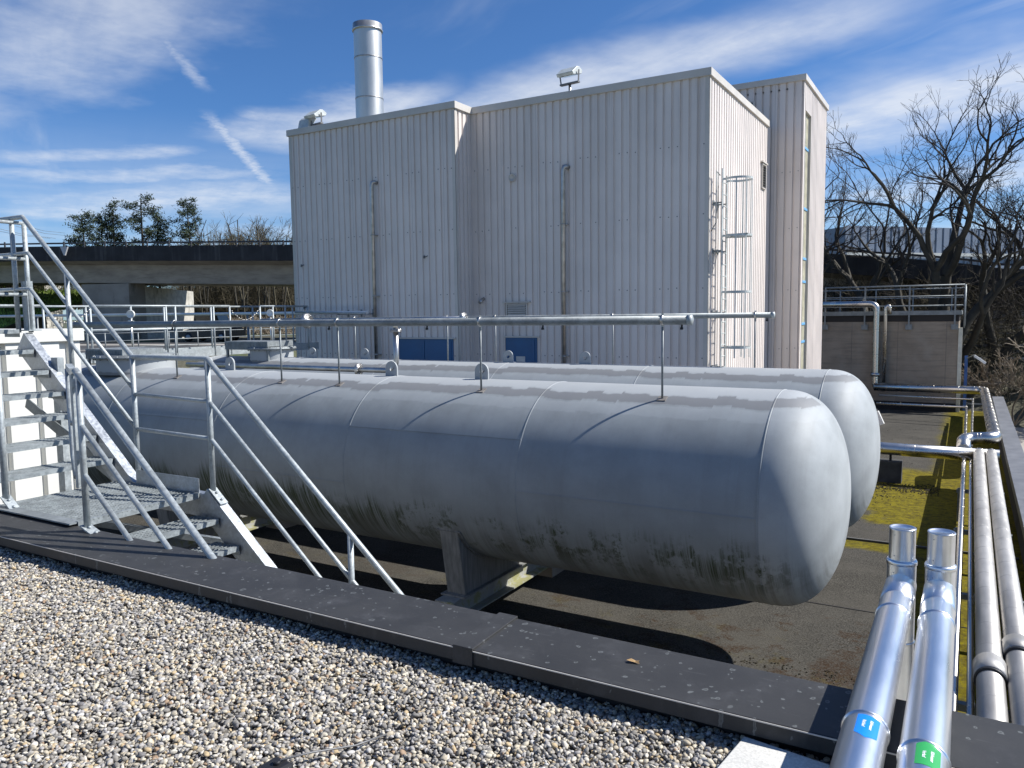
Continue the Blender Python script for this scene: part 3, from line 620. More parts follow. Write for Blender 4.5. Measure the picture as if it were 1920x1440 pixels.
def cap(m,x0,x1,y0,y1,z0,z1): m.box(x0,x1,y0,y1,z0,z1)
m=MB(); o_=.055
cap(m,BX0-o_,BXM+o_,BYF-o_,BYF+.30,BZ-.10,BZ+.085); cap(m,BXM-.25,BXM+o_,BYF+.30,BYM-o_,BZ-.10,BZ+.085)
cap(m,BXM-.25,BX1+o_,BYM-o_,BYM+.30,BZ-.10,BZ+.083); cap(m,BX1-.30,BX1+o_,BYM+.30,BYB+.05,BZ-.10,BZ+.081); cap(m,BX0-o_,BX0+.3,BYF+.30,BYB+.05,BZ-.10,BZ+.081)
m.build('roof_trim',TRIM,bd,bevel=.006)
for (x,y,dx_,dy_) in ((BX0,BYF,.03,-.03),(BXM,BYF,.0,.0),(BX1,BYM,.0,.0)):
    m=MB(); m.box(x-.10 if x>BX0 else x-.008,x+.008 if x>BX0 else x+.10,y-.008,y-.002,-4.4,BZ-.1); 
    if x>BX0: m.box(x+.002,x+.008,y-.008,y+.10,-4.4,BZ-.1)
    else: m.box(x-.008,x-.002,y-.008,y+.1,-4.4,BZ-.1)
    m.build('corner_trim',TRIM,bd)
# doors
def door(x0,x1,y,zt,leaves,lab):
    zb=-3.0; d_=None
    m=MB(); m.box(x0-.05,x1+.05,y-.032,y+.03,zb,zt+.05); fr=m.build('door',BLUE,bd)
    tag(fr,lab)
    wd=(x1-x0)/leaves
    for i in range(leaves):
        m=MB(); m.box(x0+wd*i+.012,x0+wd*(i+1)-.012,y-.052,y-.034,zb+.03,zt); m.box(x0+wd*i+.09,x0+wd*(i+1)-.09,y-.056,y-.0525,zb+.2,zt-.10); m.build('door_leaf',BLUE,fr)
    m=MB(); m.tube([(x1-.12,y-.055,zb+1.0),(x1-.12,y-.11,zb+1.0),(x1-.24,y-.11,zb+1.0)],.012,8); m.build('door_handle',STEEL,fr)
    m=MB(); m.box(x0-.12,x1+.14,y-.07,y-.0,zt+.055,zt+.10); m.build('drip_flashing',TRIM,fr)
    m=MB(); m.box((x0+x1)/2-.14,(x0+x1)/2+.14,y-.064,y-.06,-1.33,-1.18)if leaves==1 else m.box(x0+wd*1.3,x0+wd*1.3+.1,y-.064,y-.06,-1.40,-1.33); m.build('door_sign',mat('notice_plate',(.55,.56,.55),.4),fr)
door(-14.2,-12.38,18.0,-.74,2,'blue double door'); door(-11.08,-10.2,18.83,-.72,1,'blue single door')
m=MB(); m.box(-17.6,-5.2,16.9,18.83,-4.4,-3.0); m.build('loading_step',CONC,bd)
# louvre on the front and on the side
def louvre(c,axd,nrm,w_,h_,n,slm,fr_):
    c=Vector(c);d_=Vector(axd);nn=Vector(nrm)
    m=MB(); m.obox(c+nn*.004,(d_,nn,(0,0,1)),(w_/2,.004,h_/2)); q=m.build('louvre',DARK,bd)
    m=MB()
    for i in range(n):
        z=c.z-h_/2+h_*(i+.5)/n; m.obox(Vector((c.x,c.y,z))+nn*.03,(d_,nn*.6+Vector((0,0,-.8)),(nn*.8+Vector((0,0,.6)))),(w_/2-.02,.03,.004))
    m.build('blade',slm,q)
    m=MB(); 
    for s_ in (-1,1): m.obox(c+d_*s_*(w_/2+.015)+nn*.02,(d_,nn,(0,0,1)),(.015,.03,h_/2+.03)); m.obox(Vector((c.x,c.y,c.z+s_*(h_/2+.015)))+nn*.02,(d_,nn,(0,0,1)),(w_/2,.032,.015))
    m.obox(Vector((c.x,c.y,c.z+h_/2+.07))+nn*.03,(d_,nn,(0,0,1)),(w_/2+.13,.05,.02)); m.build('frame',fr_,q)
louvre((-10.76,18.815,.055),(1,0,0),(0,-1,0),.60,.36,6,TRIM,TRIM)
louvre((BX1+.0,24.42,3.95),(0,1,0),(1,0,0),.42,.66,9,DARK,TRIM)
# downpipes, vent stub, wall hooks
def vent_pipe(label,x,y,zt,r=.052):
    t=thing('vent_pipe',label,'pipe',(x,y,-4.4),'vertical vent pipes on the ribbed front wall')
    pts=[(x+.10,y+.13,zt-.02),(x+.075,y+.05,zt),(x+.03,y+.005,zt-.01),(x,y,zt-.09),(x,y,-4.38)]
    m=MB(); m.tube(pts,r,14); m.build('pipe',STEELD,t)
    for z in (2.3,.55,-1.15):
        m=MB(); m.rev((x,y,z-.015),(0,0,1),[(0,r),(0,r+.012),(.03,r+.012),(.03,r)],14); m.box(x-.10,x+.10,y+.01,y+.13,z-.012,z+.012); m.build('pipe_clamp',STEELD,t)
vent_pipe('steel vent pipe on the left half of the ribbed front wall',-14.98,17.87,3.80); vent_pipe('steel vent pipe on the right half of the ribbed front wall, nearer the ladder',-9.27,18.70,3.78,.056)
m=MB(); m.rev((-10.85,18.81,3.66),(0,-1,0),[(0,.11),(.03,.11),(.035,.085),(.01,.08),(.01,0)],20); m.build('round_vent',TRIM,bd)
m=MB(); m.tube([(-11.85,18.85,.42),(-11.85,18.70,.36),(-11.85,18.62,.31)],.05,12); m.build('overflow_spout',STEELD,bd)
for x,y,z in ((-13.25,17.98,1.60),(-17.95,17.98,1.55),(-17.9,17.98,.25)):
    m=MB(); m.tube([(x,y+.03,z),(x+.16,y-.06,z+.02)],.012,6); m.box(x-.02,x+.02,y-.02,y+.01,z-.04,z+.04); m.build('wall_hook',SCREW,bd)
# tower
TX0,TX1,TY0,TY1,TZT=-7.6,-4.535,25.5,29.75,6.96
tw=thing('stair_tower','narrow taller tower in pale ribbed metal with a tall glazed strip','tower',(-6,27.5,-4.4))
def tfac(p0,p1,nrm,z0=-4.4,z1=TZT,sc_=True):
    m=MB(); ribbed(m,p0,p1,z0,z1,nrm,.235,.05,.085 if nrm[0]>0 else .05,.012)
    if sc_: m.m=1; screws(m,p0,p1,(4.2,2.5,.6,-1.2),nrm,.235)
    m.build('wall',[CLAD,SCREW],tw)
tfac((TX0,TY0,0),(TX1,TY0,0),(0,-1,0))
WY0,WY1=25.78,26.78
tfac((TX1,TY0,0),(TX1,WY0,0),(1,0,0),sc_=False); tfac((TX1,WY1,0),(TX1,TY1,0),(1,0,0),sc_=False)
m=MB(); ribbed(m,(TX1,WY0,0),(TX1,WY1,0),6.05,TZT,(1,0,0),.2); m.build('wall',CLAD,tw)
m=MB(); m.box(TX1-.36,TX1-.004,WY0-.03,WY0-.002,-4.4,6.05); m.box(TX1-.36,TX1-.004,WY1+.002,WY1+.03,-4.4,6.05); m.box(TX1-.36,TX1-.004,WY0,WY1,6.052,6.08); m.build('reveal',TRIM,tw)
ww=MB(); ww.box(TX1-.18,TX1-.085,WY0,WY1,-4.4,6.05); gw=ww.build('tall_window',GLASSY,tw)
for z in (4.9,2.05,1.15,-.35,-1.6,3.5)[:0]: pass
m=MB()
for z in (5.0,3.15,1.60,.88,-.45,-1.02,-2.6): m.box(TX1-.085,TX1-.06,WY0+.05,WY1-.05,z-.035,z+.035)
m.build('blue_bar',BLUEF,gw)
m=MB(); m.box(TX1-.085,TX1-.07,WY0,WY0+.05,-4.4,6.05); m.box(TX1-.085,TX1-.07,WY1-.05,WY1,-4.4,6.05); m.build('jamb',TRIM,gw)
m=MB(); m.box(TX0,TX0+.05,TY0+.03,TY1,-4.4,TZT-.01); m.box(TX0,TX1-.04,TY1-.05,TY1,-4.4,TZT-.01); m.build('rear_wall',CLAD,tw)
m=MB(); m.box(TX0+.05,TX1-.41,TY0+.05,TY1-.05,TZT-.3,TZT-.25); m.build('roof',ROOFM,tw)
m=MB(); m.box(TX0-.05,TX1+.06,TY0-.06,TY0+.25,TZT-.1,TZT+.08); m.box(TX1-.25,TX1+.06,TY0+.25,TY1+.05,TZT-.1,TZT+.078); m.box(TX0-.05,TX0+.2,TY0+.25,TY1+.05,TZT-.1,TZT+.078); m.build('roof_trim',TRIM,tw,bevel=.006)
m=MB(); m.box(-6.9,-6.05,TY0-.01,TY0+.02,5.75,6.42); q=m.build('window',GLASSD,tw)
m=MB(); m.box(-6.93,-6.02,TY0-.03,TY0-.011,6.42,6.46); m.box(-6.05,-5.98,TY0-.035,TY0-.011,5.6,6.46); m.build('window_frame',TRIM,q)
m=MB(); m.box(BX1-.6,BX1-.02,BYB,TY0,-4.4,BZ-.02); m.build('link_wall',CLAD,tw)
# ladder with safety cage on the sunny side
lx=BX1+.22; ly0,ly1=19.22,19.62
ld=thing('cage_ladder','white ladder with round safety cage on the sunlit side wall','ladder',(lx,19.4,-2.6))
for y in (ly0,ly1):
    m=MB(); m.box(lx-.012,lx+.012,y-.035,y+.035,-3.0,3.40 if y<19.4 else 3.28); m.build('rail',LAMPW,ld)
m=MB()
for i in range(22): m.tube([(lx,ly0+.03,-2.8+.28*i),(lx,ly1-.03,-2.8+.28*i)],.014,6)
m.build('rungs',LAMPW,ld)
for z in (3.15,1.80,.45,-.90):
    m=MB(); cy=(ly0+ly1)/2; R2=.325
    ring=[(lx,cy-.2,z)]+[(lx+.34+R2*math.cos(a),cy+R2*math.sin(a),z) for a in np.linspace(-math.pi*.80,math.pi*.80,22)]+[(lx,cy+.2,z)]
    for a_,b_ in zip(ring[:-1],ring[1:]): m.bar(a_,b_,.008,.05)
    m.build('cage_hoop',LAMPW,ld)
for a in (-1.5,-.75,0,.75,1.5):
    m=MB(); m.bar((lx+.34+R2*math.cos(a),cy+R2*math.sin(a),3.17),(lx+.34+R2*math.cos(a),cy+R2*math.sin(a),-1.15),.03,.008,(math.cos(a),math.sin(a),0)); m.build('cage_strap',LAMPW,ld)
for z in (2.6,1.45,-.05,-1.4):
    m=MB(); 
    for y in (ly0,ly1): m.bar((BX1,y,z),(lx,y,z),.05,.03); m.box(BX1+.001,BX1+.02,y-.06,y+.06,z-.06,z+.06)
    m.box(BX1+.002,BX1+.018,ly0,ly1,z-.02,z+.02); m.build('wall_bracket',GALVD,ld)
m=MB(); m.box(lx+.12,lx+.62,cy-.25,cy+.25,1.82,1.835); m.build('rest_platform',GALVD,ld)
# small tubular rail left of ladder top
m=MB(); m.tube([(BX1+.03,18.95,1.9),(BX1+.15,18.95,2.1),(BX1+.15,18.95,3.3),(BX1+.15,19.25,3.25)],.014,6); m.tube([(BX1+.15,19.08,2.2),(BX1+.15,19.08,3.28)],.01,6); m.build('grab_rail',GALVD,ld)
# chimney on roof
ch=thing('chimney','tall round metal chimney flue rising above the left roof','chimney',(-16.75,20,5.25))
m=MB(); m.rev((-16.75,20,5.2),(0,0,1),[(0,.44),(1.62,.44)],48); m.rev((-16.75,20,5.2),(0,0,1),[(1.63,.437),(2.86,.437)],48); m.rev((-16.75,20,5.2),(0,0,1),[(2.87,.437),(3.74,.437)],48); m.build('flue_sections',STEEL if False else mat('brushed_flue_steel',(.64,.62,.57),.42,.85,.08,2,(1,1,.3)),ch)
for z in (6.83,8.07):
    m=MB(); m.rev((-16.75,20,z-.015),(0,0,1),[(0,.439),(0,.447),(.03,.447),(.03,.439)],48); m.build('joint_band',STEELD,ch)
m=MB(); m.rev((-16.75,20,8.90),(0,0,1),[(0,.44),(.0,.475),(.05,.485),(.06,.46),(.22,.46),(.22,.43),(-.1,.42)],48); m.build('rim',mat('flue_rim_steel',(.60,.60,.58),.35,.9),ch)
# floodlights
def flood(label,x,y,z,yaw,pole=.0,tilt=-.25):
    t=thing('floodlight',label,'floodlight',(x,y,z),'white floodlights along the roof edge')
    m=MB(); m.tube([(x,y,z),(x,y,z+pole)],.035,10); m.build('pole',STEELD,t)
    zc_=z+pole; c,s=math.cos(yaw),math.sin(yaw); fw=Vector((c,s,0)); sd_=Vector((-s,c,0))
    m=MB(); m.obox(Vector((x,y,zc_+.02)),(sd_,fw,(0,0,1)),(.29,.05,.02))
    B=Vector((x,y,zc_+.02))
    for k in (-1,1): m.bar(B+sd_*.27*k,B+sd_*.305*k+fw*.03+Vector((0,0,.30)),.012,.05,fw)
    m.build('yoke',SCREW,t)
    H=B+fw*.02+Vector((0,0,.34)); up=Vector((0,0,1)); F_=(fw*math.cos(tilt)+up*math.sin(tilt)); U_=(up*math.cos(tilt)-fw*math.sin(tilt))
    prof=[(.32,-.07),(.28,-.165),(-.22,-.165),(-.28,-.08),(-.14,.05),(.0,.07)]
    vs=[];
    for k in (-.29,.29):
        for a_,b_ in prof: vs.append(H+sd_*k*.88+F_*a_*.82+U_*b_*.82)
    n=len(prof); m=MB(); m.add(vs,[tuple(range(n)),tuple(range(2*n-1,n-1,-1))]+[(i,n+i,n+(i+1)%n,(i+1)%n) for i in range(n)])
    h=m.build('housing',LAMPW,t,bevel=.01)
    m=MB(); m.obox(H+F_*.03+U_*(-.145),(sd_,F_,U_),(.22,.17,.004)); m.build('glass',mat('lamp_glass',(.35,.37,.36),.15),h)
    return t
flood('white floodlight on a yoke at the left roof corner, above the folded one',-17.45,18.30,5.68,math.radians(262),.12)
flood('white floodlight on a short pole above the middle of the roof edge',-9.30,19.2,5.55,math.radians(262),.42)
t=flood('grey floodlight lying low on the left roof corner',-17.9,18.35,5.60,math.radians(262),.02,-.9)
# wall pipe to the left
t=thing('bridge_pipe','long bright pipe crossing from the left to the front wall of the ribbed building','pipe',(-20,17.6,-1))
m=MB(); m.tube([(-36,17.6,.16),(-17,17.6,.09),(-15.05,17.6,.08)],.05,12); m.build('pipe',mat('white_pipe_jacket',(.75,.74,.70),.4),t)
for x in (-15.15,-15.6,-16.1): 
    m=MB(); m.box(x-.02,x+.02,17.52,17.99,.02,.05); m.box(x-.02,x+.02,17.97,17.999,-.05,.17); m.build('wall_bracket',GALVD,t)
for x in (-20,-26,-32):
    m=MB(); m.tube([(x,17.6,-4.4),(x,17.6,.10)],.04,8); m.build('post',GALVD,t)
# ---------------------------------------------------------------- walkway at the left end of tanks
wk=thing('tank_walkway','galvanised walkway with handrails crossing the left ends of the tanks','walkway',(-17,12,-1))
wx0,wx1=-17.3,-16.4; zf=-.90
m=MB(); m.box(wx0,wx1,6.5,17.0,zf-.03,zf); m.build('grating_floor',GALVD,wk)
for x in (wx0,wx1): 
    m=MB(); m.box(x-.006,x+.006,6.5,17.0,zf-.06,zf+.14); m.build('toe_board',GALV,wk)
for y in (7,11.6,15.4):
    for x in (wx0+.1,wx1-.1):
        m=MB(); m.box(x-.06,x+.06,y-.06,y+.06,-4.4,zf-.03); m.build('leg',CONCL if False else GALV,wk)
def rail_line(x,ys_,gaps):
    for y in ys_:
        m=MB(); m.tube([(x,y,zf-.05),(x,y,.27)],.024,8); m.build('post',GALV,wk)
    segs=[]; y0=ys_[0]
    for g0,g1 in gaps+[(ys_[-1],None)]:
        segs.append((y0,g0)); y0=g1
    for a_,b_ in segs:
        for z in (.28,-.26):
            m=MB(); m.tube([(x,a_,z),(x,b_,z)],.024,8); m.build('rail',GALV,wk)
    for g0,g1 in gaps:
        m=MB()
        pts=[(x,g0+(g1-g0)*i/18,.22-.30*math.sin(math.pi*i/18)) for i in range(19)]
        for i in range(18):
            p=Vector(pts[i]);q=Vector(pts[i+1]); m.tube([p,(p+q)/2+Vector((.008*(1 if i%2 else -1),0,0)),q],.009,5)
        m.build('safety_chain',STEEL,wk)
rail_line(wx1,[6.6,8.0,9.15,10.15,11.1,12.0,12.25,13.35,13.85,14.85,15.3,15.75,16.6],[(9.15,10.15),(13.85,14.85)])
rail_line(wx0,[6.6,8.6,10.6,12.6,14.0,15.4,16.9],[])
# upper side platform by the building (left end)
m=MB()
for (a_,b_) in (((-17.3,17.0),(-14.6,17.0)),):
    m.tube([(a_[0],a_[1],.12),(b_[0],b_[1],.05)],.03,8)
m.build('stub_rail',GALV,wk)
# gauges on the walkway
def gauge(x,y,lab):
    t=thing('pressure_gauge',lab,'gauge',(x,y,-.9),'round pressure gauges on thin pipes')
    m=MB(); m.tube([(x,y,-.95),(x,y,.0)],.016,8); m.build('stem',STEEL,t)
    m=MB(); m.rev((x-.0,y,.09),(.5,-.86,0),[(-.03,0),(-.03,.085),(.02,.085),(.02,.075),(.012,.072),(.012,0)],24); m.build('dial',mat('gauge_face',(.7,.7,.66),.3),t)
    m=MB(); m.tube([(x-.09,y,-.06),(x+.09,y,-.06)],.018,8); m.rev((x,y,-.09),(0,0,1),[(0,0),(0,.03),(.06,.03),(.06,0)],8); m.build('valve',STEEL,t)
gauge(-15.6,10.55,'round pressure gauge beside the near tank valve cover'); gauge(-15.0,13.9,'round pressure gauge above the far tank valve cover')
# ---------------------------------------------------------------- steel stairs
st=thing('steel_staircase','galvanised steel staircase with grating treads and tubular handrails at left','staircase',(-5.7,3.6,-1.42))
SY0,SY1=3.075,4.065; ZP=-1.39; NX0=-5.255; RUN=.2213; RISE=.1855
def grating(m,x0,x1,y0,y1,zt,h=.024,px_=.036,py_=.036,t=.0042):
    # bearing bars along Y, cross bars along X a little lower
    nx=max(1,int(round((x1-x0)/px_))); ny=max(1,int(round((y1-y0)/py_)))
    for i in range(1,nx):
        x=x0+(x1-x0)*i/nx; m.box(x-t/2,x+t/2,y0,y1,zt-h,zt)
    for j in range(1,ny):
        y=y0+(y1-y0)*j/ny; m.box(x0,x1,y-t/2,y+t/2,zt-h*.6,zt-.004)
def tread(x1,zt,w_=.26):   # nosing edge at x1
    x0=x1-w_; m=MB(); grating(m,x0,x1-.012,SY0+.01,SY1-.012,zt)
    m.box(x0,x0+.004,SY0,SY1-.005,zt-.033,zt+.001); m.box(x1-.030,x1,SY0,SY1-.005,zt-.004,zt+.002); m.box(x1-.004,x1-.0,SY0,SY1-.005,zt-.036,zt-.004); m.box(x0,x1,SY1-.009,SY1-.005,zt-.07,zt+.001); m.box(x0,x1,SY0,SY0+.004,zt-.07,zt+.001)
    m.build('tread',GRATE,st)
# platform
m=MB(); grating(m,-6.30,NX0,SY0+.04,SY1-.01,ZP)
m.box(-6.30,NX0,SY1-.01,SY1-.005,ZP-.04,ZP+.001); m.box(NX0-.03,NX0,SY0,SY1-.01,ZP-.004,ZP+.002); m.box(NX0-.004,NX0,SY0,SY1-.01,ZP-.045,ZP-.004); m.box(-6.30,-6.296,SY0,SY1,ZP-.035,ZP)
m.build('platform_grating',GRATE,st)
m=MB(); m.box(-6.35,NX0-.01,SY0-.055,SY0+.038,ZP-.012,ZP-.002); m.box(-6.35,NX0-.01,SY0+.034,SY0+.038,ZP-.12,ZP-.012); m.build('edge_angle',GALVD,st)
m=MB(); m.box(-6.06,NX0-.005,SY1+.0,SY1+.005,ZP-.02,ZP+.115); m.build('kick_plate',STRING,st)
for i in range(1,15): 
    z=ZP-RISE*i
    if z<-4.2: break
    tread(NX0+RUN*i,z)
for i in range(1,8): tread(NX0-1.10+RUN*1.0-RUN*(i)+.0-.0,ZP+RISE*i)
UX=NX0-1.10+RUN  # reference of upper flight nosing i: UX-RUN*i
# stringers: flat channel with top flange
def stringer(y,xa,za,xb,zb,side,h=.19,vert=True):
    a=Vector((xa,y,za)); b=Vector((xb,y,zb)); d=(b-a).normalized(); up=Vector((-d.z,0,d.x)); 
    if up.z<0: up=-up
    m=MB(); m.obox((a+b)/2,(d,(0,1,0),up),((b-a).length/2,.004,h/2)); c=(a+b)/2
    m.obox(c+up*(h/2+.003)+Vector((0,side*.035,0)),(d,(0,1,0),up),((b-a).length/2,.040,.0035)); m.obox(c-up*(h/2+.003)+Vector((0,side*.035,0)),(d,(0,1,0),up),((b-a).length/2,.040,.0035))
    m.build('stringer',STRING,st)
stringer(SY1+.006,NX0+.02,ZP-.04,NX0+.02+RUN*16,ZP-.04-RISE*16,1); stringer(SY0-.009,NX0+.12,ZP-.17,NX0+.02+RUN*16,ZP-.04-RISE*16,-1)
stringer(SY1+.006,-7.70,-.20,-6.12,-.20-1.58*RISE/RUN+.02,1); stringer(SY0-.009,-7.70,-.20,-6.30,-.20-1.40*RISE/RUN+.02,-1)
for y,s_ in ((SY1+.006,1),):
    m=MB(); m.box(-6.16,NX0+.05,y-.003,y+.005,ZP-.19,ZP-.01); m.box(-6.16,NX0+.05,y,y+.07,ZP-.012,ZP-.005); m.box(-6.16,NX0+.05,y,y+.07,ZP-.19,ZP-.184); m.build('stringer',STRING,st)
m=MB(); m.box(NX0-.62,NX0-.614,SY0,SY1,ZP-.16,ZP-.045); m.build('cross_member',GALVD,st)
# brace and uprights under the upper flight
m=MB(); m.box(-7.30,-7.20,SY1+.05,SY1+.11,-4.4,-.35); m.build('column',GALV,st)
m=MB(); m.bar((-7.7,SY1+.02,-.78),(-6.0,SY1+.02,-1.55),.012,.10,(0,0,1)); m.build('brace',GALVD,st)
m=MB(); m.bar((-6.3,3.3,-1.5),(-5.2,4.3,-1.85),.05,.05); m.build('brace',GALVD,st)
# far handrail
RR=.0215; FY=SY1+.035
def tubepart(name,pts,r=RR,n=14,mt=None,par=None):
    m=MB(); m.tube(pts,r,n); return m.build(name,mt or GALV,par or st)
X1,X0=-5.135,-6.075; XT=-7.585; S=RISE/RUN
ztop=-.322; zt2=ztop+(X0-XT)*S
XL=X1+2.9
tubepart('handrail',[(-10.5,FY,zt2+.0),(XT,FY,zt2+.0),(X0,FY,ztop),(X1,FY,ztop),(XL,FY,ztop-(XL-X1)*.852)])
for dz_ in (.335,.665):
    za=zt2-dz_*.99; zb=ztop-.335 if dz_<.5 else ztop-.63
    tubepart('mid_rail',[(-10.5,FY,za),(XT+.05,FY,za),(-6.95,FY,za-(XT+.05+6.95)*-S*-1 if False else za-(-6.95-XT-.05)*S),(X0-.0,FY,zt2-dz_-(X0-XT-.05)*S+.02)],.0165)
    tubepart('mid_rail',[(X0,FY,zb+.02),(X1,FY,zb),(XL,FY,zb-(XL-X1)*.852)],.0165)
def post(x,zt,zb,y=FY,foot=True,r=RR):
    p=tubepart('post',[(x,y,zb),(x,y,zt)],r)
    return p
def foot(x,z,y,ang_,side=1):
    d=Vector((math.cos(ang_),0,math.sin(ang_))); up=Vector((-d.z,0,d.x)); c=Vector((x,y,z))
    m=MB(); m.obox(c,(d,(0,1,0),up),(.085,.036,.005)); 
    for k in (-.03,.045): m.rev(c+d*k+up*.004,up,[(0,0),(0,.011),(.014,.011),(.014,0)],6)
    m.build('post_base',GALV,st)
post(X1,ztop,-1.40); foot(X1+.055,-1.405,FY,-math.atan(S)); post(X0,ztop,-1.40); 
post(-6.945,ztop+(X0+6.945)*-S*-1 if False else ztop+(-6.075+6.945)*S,-.76); 
post(-7.775,zt2,-.12); post(-7.66,zt2-.06,-.12,FY+.05)
m=MB(); m.box(-7.74,-7.645,FY+.03,FY+.085,-.10,.36); m.box(-7.77,-7.60,FY+.0,FY+.12,-.105,-.095); m.build('column_head',GALV,st)
xp=-3.72; post(xp,ztop-(xp-X1)*.852,ztop-(xp-X1)*.852-.95)
# top gate across the stair head
for z in (zt2-.05,zt2-.38,zt2-.71): tubepart('top_gate_rail',[(-7.66,FY+.05,z),(-7.70,SY0-.1,z)],.0165)
# near handrail
NY=SY0-.045; xa=-5.075
tubepart('handrail',[(xa-.03,NY,-.335),(xa+3.2,NY,-.335-3.23*.852)],RR+.001)
tubepart('mid_rail',[(xa,NY,-.70),(xa+3.0,NY,-.70-3.0*.852)],.0175); tubepart('mid_rail',[(xa,NY,-1.03),(xa+2.9,NY,-1.03-2.9*.852)],.0175)
post(xa,-.345,-1.40,NY); foot(xa+.05,-1.41,NY,-math.atan(S)*.5)
# gate leaf beside the near post
gt=[(-5.30,NY+.03,-.33),(-5.11,NY-.0,-.36)]
m=MB(); m.bar((-5.295,NY+.07,-.322),(-5.125,NY-.005,-.345),.04,.04); m.build('gate_bracket',GALV,st)
tubepart('gate_frame',[(-5.285,NY+.06,-.335),(-5.285,NY+.06,-.93),(-5.16,NY,-1.06)],.0215)
tubepart('gate_frame',[(-5.285,NY+.06,-.60),(-5.17,NY,-.70)],.016)
m=MB(); m.box(-5.155,-5.13,NY-.012,NY+.012,-1.13,-.35); m.build('gate_frame',GALV,st)
for z in (-.42,-.90):
    m=MB(); m.rev((-5.105,NY,z-.03),(0,0,1),[(0,.028),(.06,.028)],10); m.build('hinge',GALV,st)
# near post of the upper flight
NX=-6.20; post(NX,-.30,-1.36,SY0+.02,r=.024); foot(NX+.06,-1.365,SY0+.02,-.6)
tubepart('handrail',[(NX,SY0+.02,-.33),(NX-1.6,SY0+.02,-.33+1.6*S)]); tubepart('mid_rail',[(NX,SY0+.02,-.70),(NX-1.6,SY0+.02,-.70+1.6*S)],.0165)
# ---------------------------------------------------------------- white enclosure behind the stairs
we=thing('white_enclosure','white ribbed metal enclosure standing behind the upper stair flight','enclosure',(-9.5,4,-4.4))
WX=-8.52
m=MB(); y=5.135; ys_=[]
k=0
vs=[];prof=[]
yy=1.0
while yy<5.1:
    prof+=[(yy,0),(yy+.215,0),(yy+.235,-.05),(yy+.315,-.05),(yy+.335,0)]; yy+=.335
prof=[p for p in prof if p[0]<=5.12]+[(5.13,0)]
for a_,b_ in prof: vs+=[(WX+b_,a_,-4.4),(WX+b_,a_,-.24)]
m.add(vs,[(2*i,2*i+2,2*i+3,2*i+1) for i in range(len(prof)-1)]); m.build('ribbed_side',WHITE,we)
m=MB(); m.box(-11.5,WX-.055,1.0,5.13,-4.4,-.2); m.build('body',WHITE,we)
m=MB(); m.box(-11.6,WX+.03,.9,5.17,-.24,-.105); m.build('roof_edge',WHITE,we,bevel=.008)
# ---------------------------------------------------------------- pipes along the right deck edge
def lagged(name,label,pts,r,mt,group=None,ringstep=.42,n=24,cat='pipe',ringmat=None):
    t=thing(name,label,cat,pts[0],group); 
    # round elbows
    P=[Vector(p) for p in pts]; out=[P[0]]; el=[]
    for i in range(1,len(P)-1):
        a=(P[i-1]-P[i]).normalized(); b=(P[i+1]-P[i]).normalized(); R_=min(r*2.2,(P[i-1]-P[i]).length*.45,(P[i+1]-P[i]).length*.45)
        for k in range(7):
            u=k/6; q=P[i]+a*R_*(1-u)**2+b*R_*u**2; out.append(q)
            if k in (0,2,4,6): el.append((q,(b*u-a*(1-u)).normalized()))
    out.append(P[-1]); m=MB(); m.tube(out,r,n)
    for i in range(len(P)-1):
        d=P[i+1]-P[i]; L=d.length; d.normalize(); s=ringstep*(.6 if i==0 else 1)
        while s<L-r*2.3:
            m.rev(P[i]+d*s-d*.006,d,[(0,r),(.002,r+.0028),(.009,r+.0028),(.012,r)],n); s+=ringstep
    for q,d in el: m.rev(q-d*.006,d,[(0,r),(.002,r+.0035),(.009,r+.0035),(.012,r)],n)
    m.build('jacket',mt,t)
    return t
ZP1=-3.5
big=[]
for X,lab in ((.292,'left one of the two thick matt pipes along the right deck edge'),(.545,'right one of the two thick matt pipes beside the deck parapet')):
    t=lagged('lagged_pipe',lab,[(X-.015,3.1,ZP1),(X,21.75,ZP1)],.118,ALUM,'thick matt lagged pipes',.62,32)
    yc_=8.55 if X<.4 else 9.2
    m=MB(); m.rev((X-.01,yc_-.16,ZP1),(0,1,0),[(0,.12),(0,.145),(.34,.145),(.345,.12)],32); m.build('sleeve',ALUM,t)
    m=MB(); m.rev((X-.01,yc_-.205,ZP1),(0,1,0),[(0,.121),(0,.139),(.044,.139),(.044,.121)],32); m.build('rubber_seal',BLACK,t)
lagged('lagged_pipe','thin shiny pipe, left of the pair beside the thick matt pipes',[(-.025,3.1,-3.66),(-.01,21.0,-3.66),(.0,33.6,-3.70),(-3.1,34.1,-3.74)],.044,STEEL,'thin shiny lagged pipes',.75,16)
lagged('lagged_pipe','thin shiny pipe, right of the pair against the thick matt pipes',[(.122,3.1,-3.66),(.128,21.0,-3.66),(.20,34.6,-3.50),(-3.1,35.1,-3.52)],.033,STEEL,'thin shiny lagged pipes',.75,16)
t=lagged('header_pipe','bright cross pipe from behind the far tank to the thick matt pipes',[(-4.5,21.9,-3.56),(.72,21.9,-3.56)],.158,STEEL,None,.95,32)
m=MB(); m.tube([(-1.63,21.9,-3.70),(-1.63,21.9,-3.86)],.03,8); m.build('support_foot',DARK,t)
m=MB(); m.tube([(.30,21.75,-3.5),(.30,21.9,-3.5)],.118,24); m.tube([(.55,21.72,-3.5),(.55,21.9,-3.5)],.118,24); m.build('elbow',STEEL,t)
m=MB(); m.box(-1.90,-1.36,21.72,22.1,ZD,-3.85); tag(m.build('concrete_block',mat('black_stained_concrete',(.05,.05,.05),.9,0,.3,4),bevel=.01),'dark square block standing under the bright cross pipe','block')
